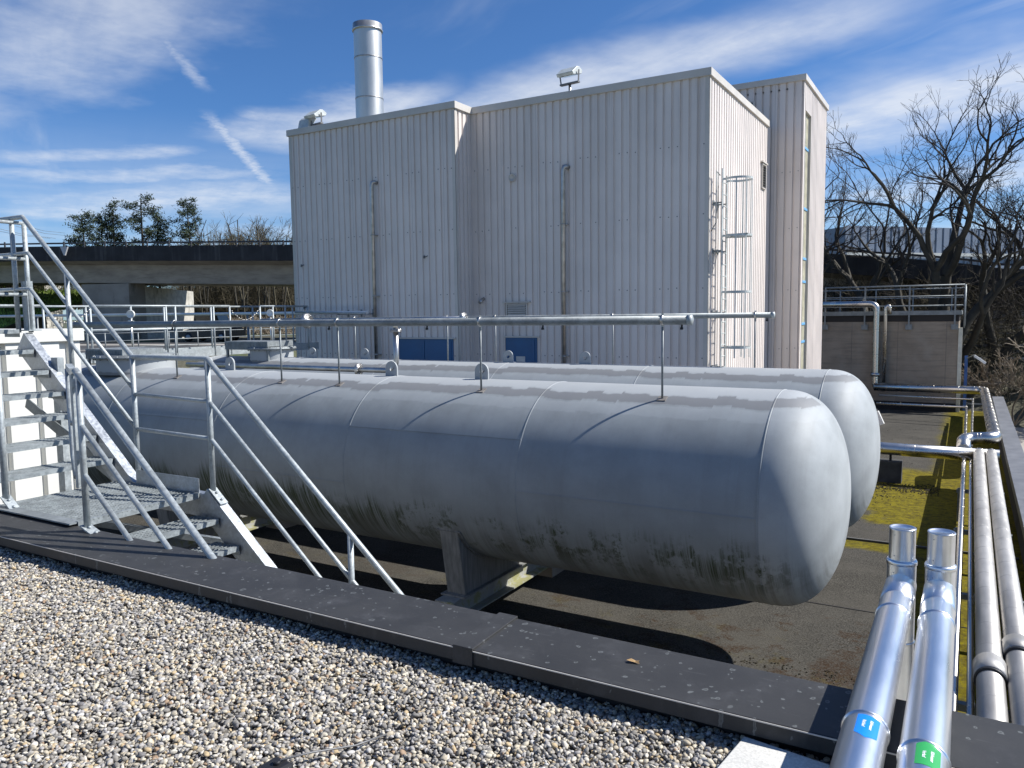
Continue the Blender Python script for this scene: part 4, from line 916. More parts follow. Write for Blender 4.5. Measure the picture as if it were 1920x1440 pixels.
lagged('offset_pipe','bright pipe with elbows stepping over at the end of the thick pipes',[(-.03,22.0,-3.50),(-.03,23.55,-3.42),(.66,23.55,-3.36),(.60,37.0,-3.36),(-3.5,37.2,-3.38)],.160,STEEL,None,.9,32)
t=lagged('riser_pipe','thick bright vertical pipe on the concrete wall beside the tower',[(-5.9,37.65,.20),(-3.52,37.65,.20),(-3.50,37.65,-3.38),(-3.3,37.6,-3.38)],.135,STEEL,'bright vertical pipes on the concrete wall',1.1,24)
m=MB(); m.rev((-3.50,37.65,-2.95),(0,0,1),[(0,.14),(0,.20),(.16,.20),(.16,.14)],24); m.build('sleeve',STEELD,t)
t=lagged('riser_pipe','thin bright vertical pipe on the concrete wall right of the thick one',[(-3.0,37.65,-.25),(-3.02,37.65,.12),(-3.16,37.65,.05),(-3.16,37.65,-3.6)],.072,STEEL,'bright vertical pipes on the concrete wall',1.1,16)
m=MB()
for y in (5.2,8.3,11.6,15,18.4): 
    m=MB(); m.box(-.12,.72,y-.04,y+.04,-3.80,-3.73); m.box(-.10,-.04,y-.03,y+.03,ZD,-3.80); m.box(.64,.70,y-.03,y+.03,ZD,-3.80); m.box(-.10,.02,y-.03,y+.03,-3.73,-3.705); q=m.build('pipe_support',GALVD)
    tag(q,{5.2:'galvanised pipe trestle nearest the roof edge',8.3:'galvanised pipe trestle second from the roof edge',11.6:'galvanised pipe trestle beside the near tank end',15:'galvanised pipe trestle beside the far tank end',18.4:'galvanised pipe trestle nearest the bright cross pipe'}[y],'pipe support','trestles under the lagged pipes')
# ---------------------------------------------------------------- the two bright ducts in front
DZ=-1.318
def duct(label,x,yj,sx,col,arrow,txt,yst):
    t=thing('clad_duct',label,'duct',(x,3,DZ),'bright metal ducts over the roof edge')
    r=.067; xe=x-.052; ys0=.2
    def ax(y): return (x+(x-xe)*0+(yj-y)*0+sx*(yj-y),y,DZ)
    m=MB(); m.tube([ax(ys0),ax(yj)],r,48,False); m.build('jacket',ALU,t)
    rings=[yj-.48,yst+.085,yst-.95]
    for y in rings:
        p=ax(y); m=MB(); m.rev((p[0],y-.012,DZ),(0,1,0),[(0,r),(.003,r+.004),(.009,r+.0045),(.014,r+.001),(.018,r)],48); m.build('bead',ALU,t)
    m=MB(); m.rev((ax(yj-.30)[0],yj-.30,DZ),(0,1,0),[(-.004,r-.001),(.0,r+.003),(.20,r+.001)],48); m.build('collar',ALU,t)
    # vertical leg with T piece
    xv=ax(yj)[0]; m=MB(); m.tube([(xv,yj,-4.38),(xv,yj,DZ+.125)],.0635,48,False); m.build('riser',ALU,t)
    for z in (DZ-.28,DZ-1.2):
        m=MB(); m.rev((xv,yj,z),(0,0,1),[(0,.0635),(.004,.068),(.010,.068),(.014,.0635)],48); m.build('bead',ALU,t)
    m=MB(); m.rev((xv,yj,DZ+.105),(0,0,1),[(0,.0635),(.0,.0675),(.014,.0675),(.022,.063),(.022,.057)],48); m.build('bead',ALU,t)
    m=MB(); m.rev((xv,yj,DZ+.12),(0,0,1),[(0,.0575),(.150,.0575),(.155,.0595),(.160,.0575),(.159,.052),(.155,.048),(.157,0)],48); m.build('cap',ALU,t)
    m=MB()
    for z in (DZ+.15,DZ+.25): m.rev((xv-.030,yj-.0495,z),(-.5,-.86,0),[(0,0),(0,.0028),(.0022,.0018),(.0022,0)],8)
    m.rev((xv-.030,yj-.0555,DZ+.07),(-.5,-.86,0),[(0,0),(0,.0028),(.0022,.0018),(.0022,0)],8); m.build('rivet',STEELD,t)
    # curved sticker with arrow end and two lines of writing
    m=MB(); N=14; half=.50; a_c=math.radians(78)
    ln=.115; 
    def SP(u,v,o=.0006):  # u around (-1..1), v along Y
        an=a_c-u*half; p=ax(v); return (p[0]+(r+o)*math.cos(an),v,DZ+(r+o)*math.sin(an))
    vs=[]
    for i in range(N+1):
        u=-1+2*i/N; tip=(1-abs(u))*.024
        v0=yst-ln/2-(tip if arrow<0 else 0); v1=yst+ln/2+(tip if arrow>0 else 0)
        vs+=[SP(u,v0),SP(u,v1)]
    m.add(vs,[(2*i,2*i+2,2*i+3,2*i+1) for i in range(N)]); lb=m.build('label',mat('label_'+txt[1].lower(),col,.35,0,.02),t)
    m=MB()
    for k,line in enumerate(txt):
        cu_=bpy.data.curves.new('txt','FONT'); cu_.body=line; cu_.size=.0128; cu_.align_x='CENTER'; cu_.align_y='CENTER'; cu_.offset=.0003
        to=bpy.data.objects.new('txt',cu_); COL.objects.link(to); dg=bpy.context.evaluated_depsgraph_get(); me=bpy.data.meshes.new_from_object(to.evaluated_get(dg))
        # text runs along -Y (reads when turned), lines stacked across
        vv=[]
        for vtx in me.vertices:
            tx,ty=vtx.co.x,vtx.co.y; u=(.28-k*.62)+ty/(r*half); v=yst-tx; vv.append(SP(u,v,.0013))
        m.add(vv,[tuple(reversed(p.vertices)) for p in me.polygons]); bpy.data.objects.remove(to); bpy.data.curves.remove(cu_); bpy.data.meshes.remove(me)
    m.build('lettering',mat('label_white',(.85,.88,.9),.4,0,.01),lb)
    return t
duct('left bright duct with a blue arrow sticker over the roof edge',-.243,4.10,0.002,(.005,.22,.80),-1,('Kühlwasser','Rücklauf'),2.50)
duct('right bright duct with a green arrow sticker over the roof edge',-.080,4.10,0.004,(.03,.33,.08),1,('Kühlwasser','Vorlauf'),2.40)
# ---------------------------------------------------------------- far concrete box with railing
cbx=thing('concrete_shaft','board marked concrete box with a railed steel platform beyond the deck','concrete building',(-3,40,-4.4))
m=MB(); m.box(-9,-.40,38.0,44.5,-7,-.58); m.build('wall',CONC,cbx)
m=MB(); m.box(-9,-.39,37.985,44.46,-.579,-.301); m.build('dark_band',mat('brown_black_sheet',(.02,.017,.016),.7),cbx)
m=MB(); m.box(-9,-.33,37.9,38.0,-.30,-.12); m.box(-9,-.30,38.0,44.6,-.299,-.14); m.build('platform_edge',GALVD,cbx)
m=MB(); m.box(-9,-.40,37.80,37.99,-4.4,-4.05); m.build('base_upstand',DARK,cbx)
m=MB(); m.box(-.395,-.25,37.96,38.35,-6,-.85); m.build('white_downpipe',mat('cream_paint',(.62,.60,.50),.5),cbx)
def far_rail(y0,x0,x1,xs_,mt,nm):
    t=thing('platform_railing',nm,'railing',((x0+x1)/2,y0,-.3),'railings round the platform on the concrete box')
    for x in xs_:
        m=MB(); m.box(x-.03,x+.03,y0-.035,y0-.0,-.80,.95); m.build('post',mt,t); m=MB(); m.box(x-.13,x+.13,y0-.02,y0+.02,-.92,-.70); m.build('fixing_plate',mt,t)
    for z,r in ((.95,.03),(.50,.022),(.10,.022)):
        m=MB(); m.tube([(x0,y0,z),(x1,y0,z)],r,8); m.build('rail',mt,t)
    return t
far_rail(37.90,-5.68,-.22,(-5.66,-4.02,-2.27,-.55),GALVD,'front railing on the concrete box, with posts bolted to its face')
far_rail(44.4,-9,-.22,(-7.6,-5.9,-4.2,-2.5,-.8),GALVD,'rear railing on the concrete box, in front of the bare trees')
t=thing('platform_railing','side railing at the right end of the concrete box','railing',(-.22,41,-.3),'railings round the platform on the concrete box')
for z in (.95,.50,.10): m=MB(); m.tube([(-.20,37.9,z),(-.20,44.4,z)],.024,8); m.build('rail',GALVD,t)
for y in (37.9,41.2,44.4): m=MB(); m.tube([(-.20,y,-.85),(-.20,y,.95)],.03,8); m.build('post',GALVD,t)
# lean blue post and small lamp by the box
t=thing('blue_post','blue steel post with a small white tilted lamp beside the concrete box','lamp post',(-.1,38.6,-7))
m=MB(); m.box(-.14,-.02,38.5,38.62,-7,-2.05); m.build('post',mat('blue_post_paint',(.03,.09,.28),.4),t)
m=MB(); m.tube([(-.05,38.5,-2.15),(.20,38.35,-2.0)],.02,6); m.build('arm',GALVD,t)
m=MB(); m.obox((.42,38.3,-2.18),((.75,-.1,-.55),(0,1,0),(.5,0,.8)),(.26,.12,.045)); m.build('lamp_head',mat('white_lamp',(.75,.75,.72),.4),t)
t=thing('deck_lamp','small white lamp on a dark post just behind the far tank end','lamp',(-2.68,30,-4.4))
m=MB(); m.tube([(-2.72,30,ZD),(-2.72,30,-3.5)],.03,8); m.build('post',DARK,t)
m=MB(); m.obox((-2.62,29.95,-3.80),((.4,0,-.9),(0,1,0),(.9,0,.4)),(.24,.10,.07)); m.build('lamp_head',mat('white_lamp',(.75,.75,.72),.4),t)
# yard frame right of the box
t=thing('yard_fence','dark framed low fence standing beside the concrete box','fence',(1,41,-7))
for x in (0.0,1.1): m=MB(); m.box(x-.03,x+.03,41,41.06,-7,-4.3); m.build('post',GALVD,t)
for z in (-4.35,-4.95): m=MB(); m.box(0,1.1,41,41.04,z-.03,z+.03); m.build('rail',GALVD,t)
m=MB(); m.box(.03,1.07,41.01,41.03,-6.9,-5.0); m.build('panel',DARK,t)
# ---------------------------------------------------------------- road bridge
bt=[(-60,50,-.6),(-15,50,2.35),(-5,50,3.35),(10,50,4.25),(29.5,50.3,5.05),(55,50.5,5.80),(80,51,6.2),(130,54,6.3)]
br=thing('road_bridge','long concrete road bridge with a soot dark parapet behind the trees','bridge',uw(55,0,0))
def loft(m,poly):   # poly in (du,dz) swept along the bridge
    n=len(poly); vs=[]
    W=[]
    for i in range(len(bt)-1):
        for k in range(6): 
            f=k/6; W.append([bt[i][j]*(1-f)+bt[i+1][j]*f for j in range(3)])
    W.append(list(bt[-1]))
    # smooth heights
    hs=[q[2] for q in W]
    for _ in range(6): hs=[hs[0]]+[(hs[i-1]+2*hs[i]+hs[i+1])/4 for i in range(1,len(hs)-1)]+[hs[-1]]
    for q,h in zip(W,hs):
        for du,dz_ in poly: vs.append(uw(q[1]+du,q[0],h+dz_))
    K=len(W)
    m.add(vs,[(i*n+j,(i+1)*n+j,(i+1)*n+(j+1)%n,i*n+(j+1)%n) for i in range(K-1) for j in range(n)],False)
    m.f+= [tuple(len(m.v)-K*n+j for j in range(n)),tuple(len(m.v)-1-j for j in range(n))]; m.mi+=[m.m]*2; m.sm+=[False]*2
m=MB(); loft(m,[(0,0),(0,-1.12),(.28,-1.12),(.28,0)]); m.build('parapet',FASCIA,br)
m=MB(); loft(m,[(10.7,0),(10.7,-1.12),(10.98,-1.12),(10.98,0)]); m.build('parapet',FASCIA,br)
m=MB(); loft(m,[(.29,-.75),(.29,-1.1),(1.6,-1.35),(1.9,-2.75),(9.1,-2.75),(9.4,-1.35),(10.69,-1.1),(10.69,-.75)]); m.build('girder',GIRDER,br)
def hb(wv):
    for i in range(len(bt)-1):
        if bt[i][0]<=wv<=bt[i+1][0]:
            f=(wv-bt[i][0])/(bt[i+1][0]-bt[i][0]); return bt[i][2]*(1-f)+bt[i+1][2]*f
    return 0
m=MB(); loft(m,[(.12,.30),(.12,.18),(.20,.18),(.20,.30)])
for wv in np.arange(-40,100,1.9):
    c=Vector(uw(50.2,wv,hb(wv)+.1)); m.obox(c,(tB,nB,(0,0,1)),(.04,.05,.22))
m.build('guard_rail',mat('dark_guard_rail',(.05,.05,.055),.5,.4),br)
# grey drain head on the parapet
m=MB(); wq=49.0; hh=hb(wq); 
for p,q in (((0,-.12),(.9,-.12)),):
    c=[uw(49.98,wq-.35,hh-.1),uw(49.98,wq+.35,hh-.1),uw(49.98,wq+.05,hh-.75),uw(49.98,wq-.05,hh-.75)]
    c2=[(x+nB.x*-.12,y+nB.y*-.12,z) for x,y,z in c]; m.add(c+c2,[(0,1,2,3),(7,6,5,4),(0,4,5,1),(1,5,6,2),(2,6,7,3),(3,7,4,0)])
m.build('drain_head',mat('drain_grey',(.5,.5,.5),.6),br)
# piers and abutment seen under the left span
def pierbox(u0,u1,w0,w1,z0,z1,nm='pier',mt=None):
    m=MB(); vs=[uw(u,w_,z) for z in (z0,z1) for u,w_ in ((u0,w0),(u1,w0),(u1,w1),(u0,w1))]
    m.add(vs,[(3,2,1,0),(4,5,6,7),(0,1,5,4),(1,2,6,5),(2,3,7,6),(3,0,4,7)]); return m.build(nm,mt or CONCL,br)
pierbox(52.2,54.0,45.3,49.8,-2.4,2.75,mt=PIERM); pierbox(54.0,61.4,48.8,49.8,-2.4,2.4,'pier_side',PIERM); 
m=MB(); z0_,z1_=-2.4,2.2
A=[(54.0,45.8),(61.5,47.1),(61.9,46.75),(54.0,45.3)]
m.add([uw(a,b,z0_) for a,b in A]+[uw(A[0][0],A[0][1],2.55),uw(A[1][0],A[1][1],2.35),uw(A[2][0],A[2][1],2.35),uw(A[3][0],A[3][1],2.55)],[(3,2,1,0),(4,5,6,7),(0,1,5,4),(1,2,6,5),(2,3,7,6),(3,0,4,7)]); m.build('wing_wall',CONCL,br)
for wv in (4,-28): pierbox(53,58,wv-1,wv+1,-3.0,hb(wv)-2.6)
pierbox(62,64,63.5,80,-2,4.3,'abutment')
# grassy bank left under the bridge
m=MB(); vs=[]
for i in range(9):
    for j in range(9):
        u=38+i*3.1; wv=55+j*3.6; vs.append(uw(u,wv,-1.9+max(0,(u-44)/18)*4.4+max(0,(wv-60)/10)*.6+random.uniform(-.15,.15)))
m.add(vs,[(i*9+j,(i+1)*9+j,(i+1)*9+j+1,i*9+j+1) for i in range(8) for j in range(8)],True); tag(m.build('grass_bank',GRASS),kind='structure')
# ---------------------------------------------------------------- far blue-grey hall
def az(a,dist,z): a=math.radians(a); return (-math.sin(a)*dist,math.cos(a)*dist,z)
hall=thing('distant_hall','long blue grey metal hall beyond the bridge and bare trees','building',az(0,92,-2))
a_=Vector(az(7.35,82,0)); b_=Vector(az(-8.5,112,0)); d_=(b_-a_).normalized(); nn=Vector((d_.y,-d_.x,0))
HALLM=mat('blue_grey_sheet',(.22,.26,.33),.5,0,.05,.3)
m=MB(); ribbed(m,(a_.x,a_.y,0),(b_.x,b_.y,0),-3,7.9,(nn.x,nn.y,0),.9,.10,.16,.05); m.build('wall',HALLM,hall)
m=MB(); c_=(a_+b_)/2-nn*12.1; m.obox((c_.x,c_.y,2.4),(d_,nn,(0,0,1)),((b_-a_).length/2,12,5.4)); m.build('body',HALLM,hall)
m=MB(); m.bar((a_.x+nn.x*.2,a_.y+nn.y*.2,5.25),(b_.x+nn.x*.2,b_.y+nn.y*.2,5.25),.1,.30); m.build('pale_band',WHITE,hall)
# ---------------------------------------------------------------- cars under the bridge
def car(label,c,yaw,L=4.5,H=1.45,van=False):
    t=thing('parked_car',label,'car',(c[0],c[1],c[2]),'dark vehicles standing under the bridge')
    fw=Vector((math.cos(yaw),math.sin(yaw),0)); sd_=Vector((-fw.y,fw.x,0)); O=Vector(c)
    def pr(name,poly,w_,mt):
        m=MB(); n=len(poly); vs=[O+fw*a+sd_*k+Vector((0,0,b)) for k in (-w_,w_) for a,b in poly]
        m.add(vs,[tuple(range(n)),tuple(range(2*n-1,n-1,-1))]+[(i,n+i,n+(i+1)%n,(i+1)%n) for i in range(n)]); return m.build(name,mt,t,bevel=.03)
    h=H
    pr('body',[(-L/2,.3),(-L/2,.85),(-L/2+.15,.95),(L/2-1.0,.92),(L/2-.05,.72),(L/2,.35)],.88,CARP)
    pr('cabin',[(-L/2+.2,.95),(-L/2+.55,h),(L/2-1.9 if not van else L/2-1.3,h),(L/2-1.05,.93)],.76,GLASSD)
    pr('roof',[(-L/2+.5,h-.02),(-L/2+.6,h+.03),(L/2-2.0,h+.03),(L/2-1.85,h-.02)],.77,CARP)
    for a in (-L*.30,L*.31):
        for k in (-.80,.80):
            p=O+fw*a+sd_*k+Vector((0,0,.33)); m=MB(); m.rev(p-sd_*.1,sd_,[(0,0),(0,.33),(.2,.33),(.2,0)],20); wh=m.build('wheel',BLACK,t)
            m=MB(); m.rev(p-sd_*.11,sd_,[(0,0),(0,.19),(.22,.19),(.22,0)],10); m.build('rim',GALV,wh)
    return t
yb=math.atan2(tB.y,tB.x)
car('dark car parked side-on under the bridge, behind the walkway handrail',az(51.0,63,-1.78),yb,4.6,1.45)
car('dark van parked farther back under the bridge beside the pale wall',az(51.6,78,-1.78),yb,5.4,2.0,True)
# ---------------------------------------------------------------- low fence beyond the tanks
t=thing('yard_railing','thin grey yard railing beyond the tank walkway at left','railing',az(55,46,-1.78))
for z in (-.75,-1.15,-1.5):
    m=MB(); m.tube([az(59.5,44,z),az(45.5,52,z)],.025,6); m.build('rail',GALVD,t)
for k in range(9):
    p=Vector(az(59.5,44,0)).lerp(Vector(az(45.5,52,0)),k/8); m=MB(); m.tube([(p.x,p.y,-1.8),(p.x,p.y,-.72)],.03,6); m.build('post',GALVD,t)
# ---------------------------------------------------------------- trees
class Twigs:
    def __init__(s): s.seg=[]
    def grow(s,p,d,L,r,depth,maxd,rnd,spread,up=.12,segs=4,kids=(2,3),rat=.72,droop=0,side=.5):
        pts=[p]; rs=[r]; q=p.copy(); dd=d.copy()
        for i in range(segs):
            dd=(dd+Vector((rnd.gauss(0,.17),rnd.gauss(0,.17),rnd.gauss(0,.13)+up*.20-droop))).normalized(); q=q+dd*L/segs; pts.append(q.copy()); rs.append(r*(1-.42*(i+1)/segs))
            if depth<maxd and depth>0 and rnd.random()<side and i<segs-1:
                a=dd.orthogonal().normalized(); a.rotate(Matrix.Rotation(rnd.uniform(0,6.28),3,dd)); nd=(dd*.75+a*spread*1.25).normalized()
                s.grow(q.copy(),nd,L*rat*rnd.uniform(.5,.85),r*.50,depth+1,maxd,rnd,spread,up,max(2,segs-1),kids,rat,droop,side)
        s.seg.append((pts,rs))
        if depth<maxd:
            for k in range(rnd.randint(*kids)):
                a=dd.orthogonal().normalized(); a.rotate(Matrix.Rotation(rnd.uniform(0,6.28),3,dd)); nd=(dd+a*spread*rnd.uniform(.5,1.2)+Vector((0,0,up))).normalized()
                s.grow(q.copy(),nd,L*rat*rnd.uniform(.75,1.15),rs[-1]*.88,depth+1,maxd,rnd,spread,up,max(2,segs-1) if depth>2 else segs,kids,rat,droop,side)
    def meshes(s,rsplit,rmin):
        A=MB();B=MB()
        for pts,rs in s.seg:
            m=A if rs[0]>rsplit else B
            n=7 if rs[0]>.1 else (5 if rs[0]>.03 else 3)
            m.tube(pts,[max(q,rmin) for q in rs],n,False)
        return A,B
def bare_tree(label,base,stems,seed,maxd=6,rmin=.0065,group='bare trees in front of the bridge',spread=.42,name='bare_tree',cat='tree',mts=(BARKM,BARK),rat=.74,kids=(2,3),side=.2,rsplit=.055,lsc=.70,up=.10):
    rnd=random.Random(seed); t=thing(name,label,cat,base,group); tw_=Twigs()
    for (lean,L,r,fork) in stems:
        L*=lsc
        b=Vector(base)+Vector((rnd.uniform(-.2,.2),rnd.uniform(-.2,.2),-.3)); d=Vector(lean).normalized()
        tw_.grow(b,d,L,r,0,maxd,rnd,spread,up,6,kids,rat,0,side)
    A,B=tw_.meshes(rsplit,rmin); A.build('trunk',mts[0],t); B.build('crown',mts[1],t); return t
HB=-6.2
def tb(a,d): 
    p=az(a,d,0); return (p[0],p[1],hgt(p[0],p[1]))
bare_tree('bare tree with two steep stems nearest the tower',tb(5.6,46),[((.06,0,1),7.2,.30,0),((-.3,.1,1),5.6,.22,0)],3,6,kids=(2,3),spread=.50,rat=.655,side=.24,lsc=.80)
bare_tree('tall bare tree with several stems left of the middle',tb(3.0,47),[((-.14,0,1),5.6,.28,0),((.10,.1,1),7.0,.32,0)],6,6,kids=(2,3),spread=.50,rat=.655,side=.24,lsc=.80)
bare_tree('tallest bare tree with stems leaning right',tb(1.9,46),[((.0,0,1),7.5,.40,0),((.36,.05,1),7.0,.32,0),((.95,-.1,1),5.8,.24,0)],9,6,kids=(2,3),spread=.50,rat=.655,side=.24,lsc=.80)
bare_tree('bare tree with arching boughs at the right edge',tb(-1.4,48),[((-.25,.1,1),5.8,.26,0),((.3,0,1),6.2,.26,0)],11,6,kids=(2,3),spread=.50,rat=.655,side=.24,lsc=.80)
bare_tree('slim bare tree half hidden behind the tower',tb(8.2,48),[((-.1,.1,1),5.0,.20,0),((.16,0,1),5.6,.2,0)],14,5)
bare_tree('bare tree beyond the right edge of the picture',tb(-4.5,47),[((-.25,.1,1),6.6,.32,0),((.3,0,1),6.0,.26,0)],21,6,kids=(2,3),spread=.50,rat=.655,side=.24,lsc=.80)
# undergrowth in front of the bridge
def brush(name,label,n,fn,hmin,hmax,mt,seed,r=.012,kind='stuff',cat='undergrowth'):
    rnd=random.Random(seed); m=MB()
    for i in range(n):
        b=Vector(fn(rnd)); h=rnd.uniform(hmin,hmax); d=Vector((rnd.gauss(0,.35),rnd.gauss(0,.35),1)).normalized()
        q=b.copy(); pts=[q.copy()]
        for k in range(4): d=(d+Vector((rnd.gauss(0,.22),rnd.gauss(0,.22),rnd.gauss(0,.1)))).normalized(); q=q+d*h/4; pts.append(q.copy())
        m.tube(pts,[r*2,r*1.6,r*1.2,r*.9,r*.5],3,False)
        for k in (1,2,3,3):
            for _ in range(2):
                d2=Vector((rnd.gauss(0,1),rnd.gauss(0,1),rnd.gauss(.5,.5))).normalized(); p2=pts[k]+d2*h*.28; m.tube([pts[k],p2,p2+(d2+Vector((rnd.gauss(0,.5),rnd.gauss(0,.5),.2))).normalized()*h*.18],[r,r*.7,r*.4],3,False)
    o=m.build(name,mt); return tag(o,label,cat,None,kind)
def fb(rnd): 
    a=rnd.uniform(-6,9.5); d=rnd.uniform(45.5,56); p=az(a,d,0); return (p[0],p[1],hgt(p[0],p[1])-.1)
brush('undergrowth','tangled leafless brush on the bank under the bare trees',800,fb,.8,3.0,TWIG,31,.011)
brush('undergrowth','dark leafless scrub along the foot of the bridge',170,lambda r:(lambda p:(p[0],p[1],-1.8))(az(r.uniform(-7,10),r.uniform(49,52),0)),1.8,4.2,BARK,32,.014)
# terraces of pale blocks on the bank at right
for k in range(9):
    uu=46.3+k*.42; zz=hgt(*uw(uu,-8,0)[:2])
    m=MB(); vs=[uw(u_,w_,z_) for z_ in (zz-.35,zz+.10) for u_,w_ in ((uu,-10.5-k*.1),(uu+.20,-10.5-k*.1),(uu+.20,-32),(uu,-32))]
    m.add(vs,[(3,2,1,0),(4,5,6,7),(0,1,5,4),(1,2,6,5),(2,3,7,6),(3,0,4,7)]); tag(m.build('stone_terrace',mat('terrace_stone',(.36,.34,.31),.9,0,.45,1.2,(1,1,1),grit=.4,gscale=3)),['lowest','second','third','fourth','fifth','sixth','seventh','eighth','topmost'][k]+' pale stone step on the brushy bank at right','stone step','stone steps on the bank')
# bush behind the deck parapet
bare_tree('bushy leafless shrub with pale branches behind the deck parapet',(1.85,42.5,-5.6),[((-.15,0,1),2.2,.06,0),((.05,.1,1),2.4,.06,0),((.22,-.1,1),2.2,.05,0),((-.25,.1,1),2.0,.05,0),((.0,-.2,1),2.3,.05,0)],41,4,.016,None,.34,'bare_shrub','shrub',(TWIGL,TWIGL),.72,(2,3),.45,.02)
# ---------------------------------------------------------------- trees beyond the bridge on the left
def pine(label,base,h,seed,r=.22,lean=.0,crown0=.35,wid=.28):
    rnd=random.Random(seed); t=thing('pine_tree',label,'tree',base,'pines beyond the bridge'); b=Vector(base)
    tr=MB(); pts=[b+Vector((lean*h*(i/6)**1.5+rnd.gauss(0,.08),0,h*i/6)) for i in range(7)]; tr.tube(pts,[r*(1-.8*i/6) for i in range(7)],7,False)
    V_=[];F_=[]; 
    nb=int(34)
    def along(f):
        i=min(5,int(f*6)); return pts[i].lerp(pts[i+1],f*6-i)
    for k in range(nb):
        f=crown0+(1-crown0)*((k+rnd.random())/nb)**.9; p=along(min(.995,f)); a=rnd.uniform(0,6.28)
        env=math.sin(math.pi*min(1,max(.08,(1.04-f)/(1-crown0))**.75))*.6+.45*(1-f)/(1-crown0)+.12
        L=h*wid*env*rnd.uniform(.55,1.15); d=Vector((math.cos(a),math.sin(a),rnd.uniform(-.05,.45))).normalized(); e=p+d*L
        tr.tube([p,p.lerp(e,.5)+Vector((0,0,-.04*L)),e],[r*.22,r*.14,r*.06],4,False)
        for c in range(int(4+L*2.2)):
            g=rnd.uniform(.35,1.05); cpt=p.lerp(e,g)+Vector((rnd.gauss(0,.16*L*.6),rnd.gauss(0,.16*L*.6),rnd.gauss(.1,.18))); s_=rnd.uniform(.3,.62)
            for q in range(22):
                o=Vector((rnd.gauss(0,1),rnd.gauss(0,1),rnd.gauss(0,.55)))*s_*.5; c0=cpt+o; dn=Vector((rnd.gauss(0,1),rnd.gauss(0,1),rnd.gauss(.3,.8))).normalized(); sd_=dn.orthogonal().normalized(); sd_.rotate(Matrix.Rotation(rnd.uniform(0,6.28),3,dn)); l_=rnd.uniform(.16,.32)
                i0=len(V_); V_+=[tuple(c0-sd_*.05),tuple(c0+sd_*.05),tuple(c0+dn*l_)]; F_.append((i0,i0+1,i0+2))
    tr.build('trunk',BARKM,t); m=MB(); m.v=V_; m.f=F_; m.mi=[0]*len(F_); m.sm=[False]*len(F_); m.build('crown',NEEDLE,t); return t
def pb(a,d): p=az(a,d,0); return (p[0],p[1],-1.8)
pine('broad pine at the left end of the group beyond the bridge',pb(58.3,92),12.2,1,.22,-.02,.40,.17)
pine('dense pine between the broad left pine and the slim one',pb(57.4,94),12.3,2,.22,.03,.35,.15)
pine('slim pointed pine standing just left of the gap in the group',pb(56.65,93),13.6,3,.18,0,.3,.10)
pine('tall dense pine in the middle of the group beyond the bridge',pb(55.0,92),14.1,4,.28,0,.33,.165)
pine('tall pine close against the middle pine, on its right side',pb(54.1,93),12.6,5,.22,.02,.3,.12)
pine('sparse lone pine with a bare trunk at the right of the group',pb(52.2,92),14.0,6,.2,.01,.42,.155)
pine('low dark pine behind the bare trees near the ribbed building',pb(49.6,104),11.6,7,.2,0,.35,.12)
pine('small conical pine just left of the ribbed building',pb(47.2,104),11.2,8,.2,0,.3,.11)
for i,(a,d,h,sd) in enumerate(((51.1,98,5.6,50),(50.2,102,6.0,51),(49.0,108,5.6,52),(48.2,101,6.2,53),(47.3,100,6.6,54),(46.4,104,6.0,55),(45.7,100,5.8,56))):
    bare_tree('bare crown beyond the bridge, '+['beside the lone sparse pine','just right of the lone pine','left of the low dark pine','right of the low dark pine','tallest one above the small conical pine','second from the ribbed building edge','touching the ribbed building edge'][i],pb(a,d),[((-.1,0,1),h*.95,.15,0),((.12,.1,1),h*.95,.14,0),((0,-.1,1),h*.9,.12,0)],sd,6,.014,'bare trees beyond the bridge',.36,mts=(TWIG,TWIG),rsplit=.05)
# wood seen under the bridge
rnd=random.Random(77); m=MB()
def wood_trunks():
    k=0
    for i in range(46):
        a=44.8+8.0*(i+rnd.uniform(-.4,.4))/46; d=rnd.uniform(84,112); b=Vector(pb(a,d)); h=rnd.uniform(9.5,11.5); r=rnd.uniform(.06,.17)
        t=thing('slim_trunk','slim tree trunk in the wood seen under the bridge','tree',tuple(b),'slim trunks in the wood under the bridge')
        m=MB(); pts=[b+Vector((rnd.gauss(0,.15)*j,rnd.gauss(0,.1)*j,h*j/4)) for j in range(5)]; m.tube(pts,[r*(1-.15*j) for j in range(5)],6,False); m.build('trunk',BARKM if i%6 else TWIG,t)
        m=MB()
        for j in range(9):
            p=pts[1].lerp(pts[4],rnd.random()); d2=Vector((rnd.gauss(0,1),rnd.gauss(0,1),.8)).normalized(); m.tube([p,p+d2*1.2,p+d2*2.0+Vector((0,0,.4))],[.03,.02,.01],3,False)
        m.build('crown',TWIG,t)
wood_trunks()
brush('far_wood','brown leafless thicket closing the view under the bridge',4200,lambda r:pb(r.uniform(44.6,53.2),r.uniform(96,125)),3.0,7.5,TWIG,61,.014,cat='wood')
brush('far_wood','pale dry brush in front of the wood under the bridge',700,lambda r:pb(r.uniform(44.6,53.0),r.uniform(82,92)),.5,2.2,TWIGL,62,.016,cat='brush')
brush('far_wood','brown thicket on the bank at the far left under the bridge',500,lambda r:(lambda p:(p[0],p[1],1.0))(az(r.uniform(56,66),r.uniform(88,100),0)),1.5,4,TWIG,63,.02,cat='wood')
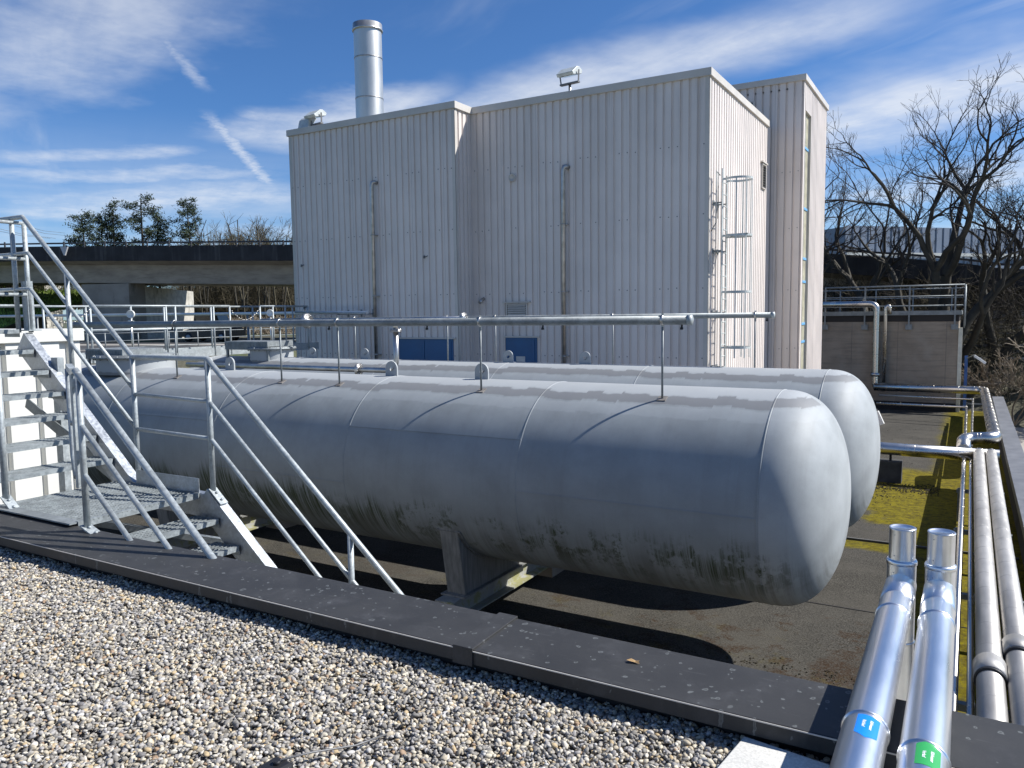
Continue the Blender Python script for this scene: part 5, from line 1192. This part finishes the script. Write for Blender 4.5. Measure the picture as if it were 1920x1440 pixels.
# soft green ivy/grass blades on the bank
V_=[];F_=[];rr=random.Random(5)
for i in range(9000):
    u=rr.uniform(44,62.5); wv=rr.uniform(55,84); z=-1.9+max(0,(u-44)/18)*4.4+max(0,(wv-60)/10)*.6; p=Vector(uw(u,wv,z)); d=Vector((rr.gauss(0,.5),rr.gauss(0,.5),1)).normalized()*rr.uniform(.15,.5); s_=d.orthogonal().normalized()*.08
    i0=len(V_); V_+=[tuple(p-s_),tuple(p+s_),tuple(p+d)]; F_.append((i0,i0+1,i0+2))
m=MB(); m.v=V_;m.f=F_;m.mi=[0]*len(F_);m.sm=[False]*len(F_); tag(m.build('bank_grass',mat('grass_blades',(.13,.20,.03),.8,0,.3,1,island=.4)),'green grass and ivy on the bank beside the bridge pier','grass',kind='stuff')
# overhead cables far left
for i,(p,q) in enumerate((((-40,420),(104,447)),((-40,425),(94,447)),((30,419),(122,437)),((30,424),(127,442)))):
    a_=Vector(ray_px(*p))*210; b_=Vector(ray_px(*q))*260; m=MB(); m.tube([a_,(a_+b_)/2+Vector((0,0,-.5)),b_],.055,4); tag(m.build('overhead_cable',SCREW),['lowest pair, upper thin cable left of the pines','lowest pair, lower thin cable left of the pines','highest thin cable running into the pines','second highest thin cable running into the pines'][i],'cable','thin cables left of the pines')

rr=random.Random(9); m=MB()
def crumb(x,y,z,q):
    a=rr.uniform(0,6.28); d1=Vector((math.cos(a),math.sin(a),rr.uniform(-.2,.2)))*q; d2=Vector((-math.sin(a),math.cos(a),rr.uniform(-.2,.2)))*q*rr.uniform(.4,.9); c=Vector((x,y,z+q*.35)); up=Vector((0,0,q*.45))
    m.add([c-d1,c+d2,c+d1,c-d2,c+up,c-up],[(0,1,4),(1,2,4),(2,3,4),(3,0,4),(1,0,5),(2,1,5),(3,2,5),(0,3,5)])
for i in range(520): crumb(rr.uniform(-1.9,-.5),21.2+rr.gauss(0,.28),ZD,rr.uniform(.01,.035))
for i in range(160): crumb(rr.uniform(-2.6,.7),rr.uniform(15,33),ZD,rr.uniform(.008,.025))
for i in range(260): x=rr.uniform(-4.2,-.6); crumb(x,9.6+rr.gauss(0,.12)+(x+4.2)*.05,ZD,rr.uniform(.008,.022))
for i in range(120): crumb(-1.9+rr.gauss(0,.25),20.9+rr.gauss(0,.3)-1.0,ZD,rr.uniform(.01,.03))
tag(m.build('moss_crumbs',mat('dry_moss',(.035,.028,.012),.95,0,.4,8)),'dark dry moss crumbs and grit lying on the bitumen deck','litter',kind='stuff')
m=MB(); lp=[(-1.165,2.90),(-1.150,2.915),(-1.130,2.917),(-1.112,2.925),(-1.116,2.910),(-1.108,2.898),(-1.130,2.895),(-1.150,2.890)]
m.add([(x,y,-1.4135+.004*math.sin(i*2.1)) for i,(x,y) in enumerate(lp)]+[(-1.132,2.906,-1.4175)],[(i,(i+1)%8,8) for i in range(8)])
tag(m.build('dry_leaf',mat('dry_leaf_brown',(.42,.27,.12),.8,0,.2,30)),'small curled tan leaf lying on the dark roof edge coping','leaf')
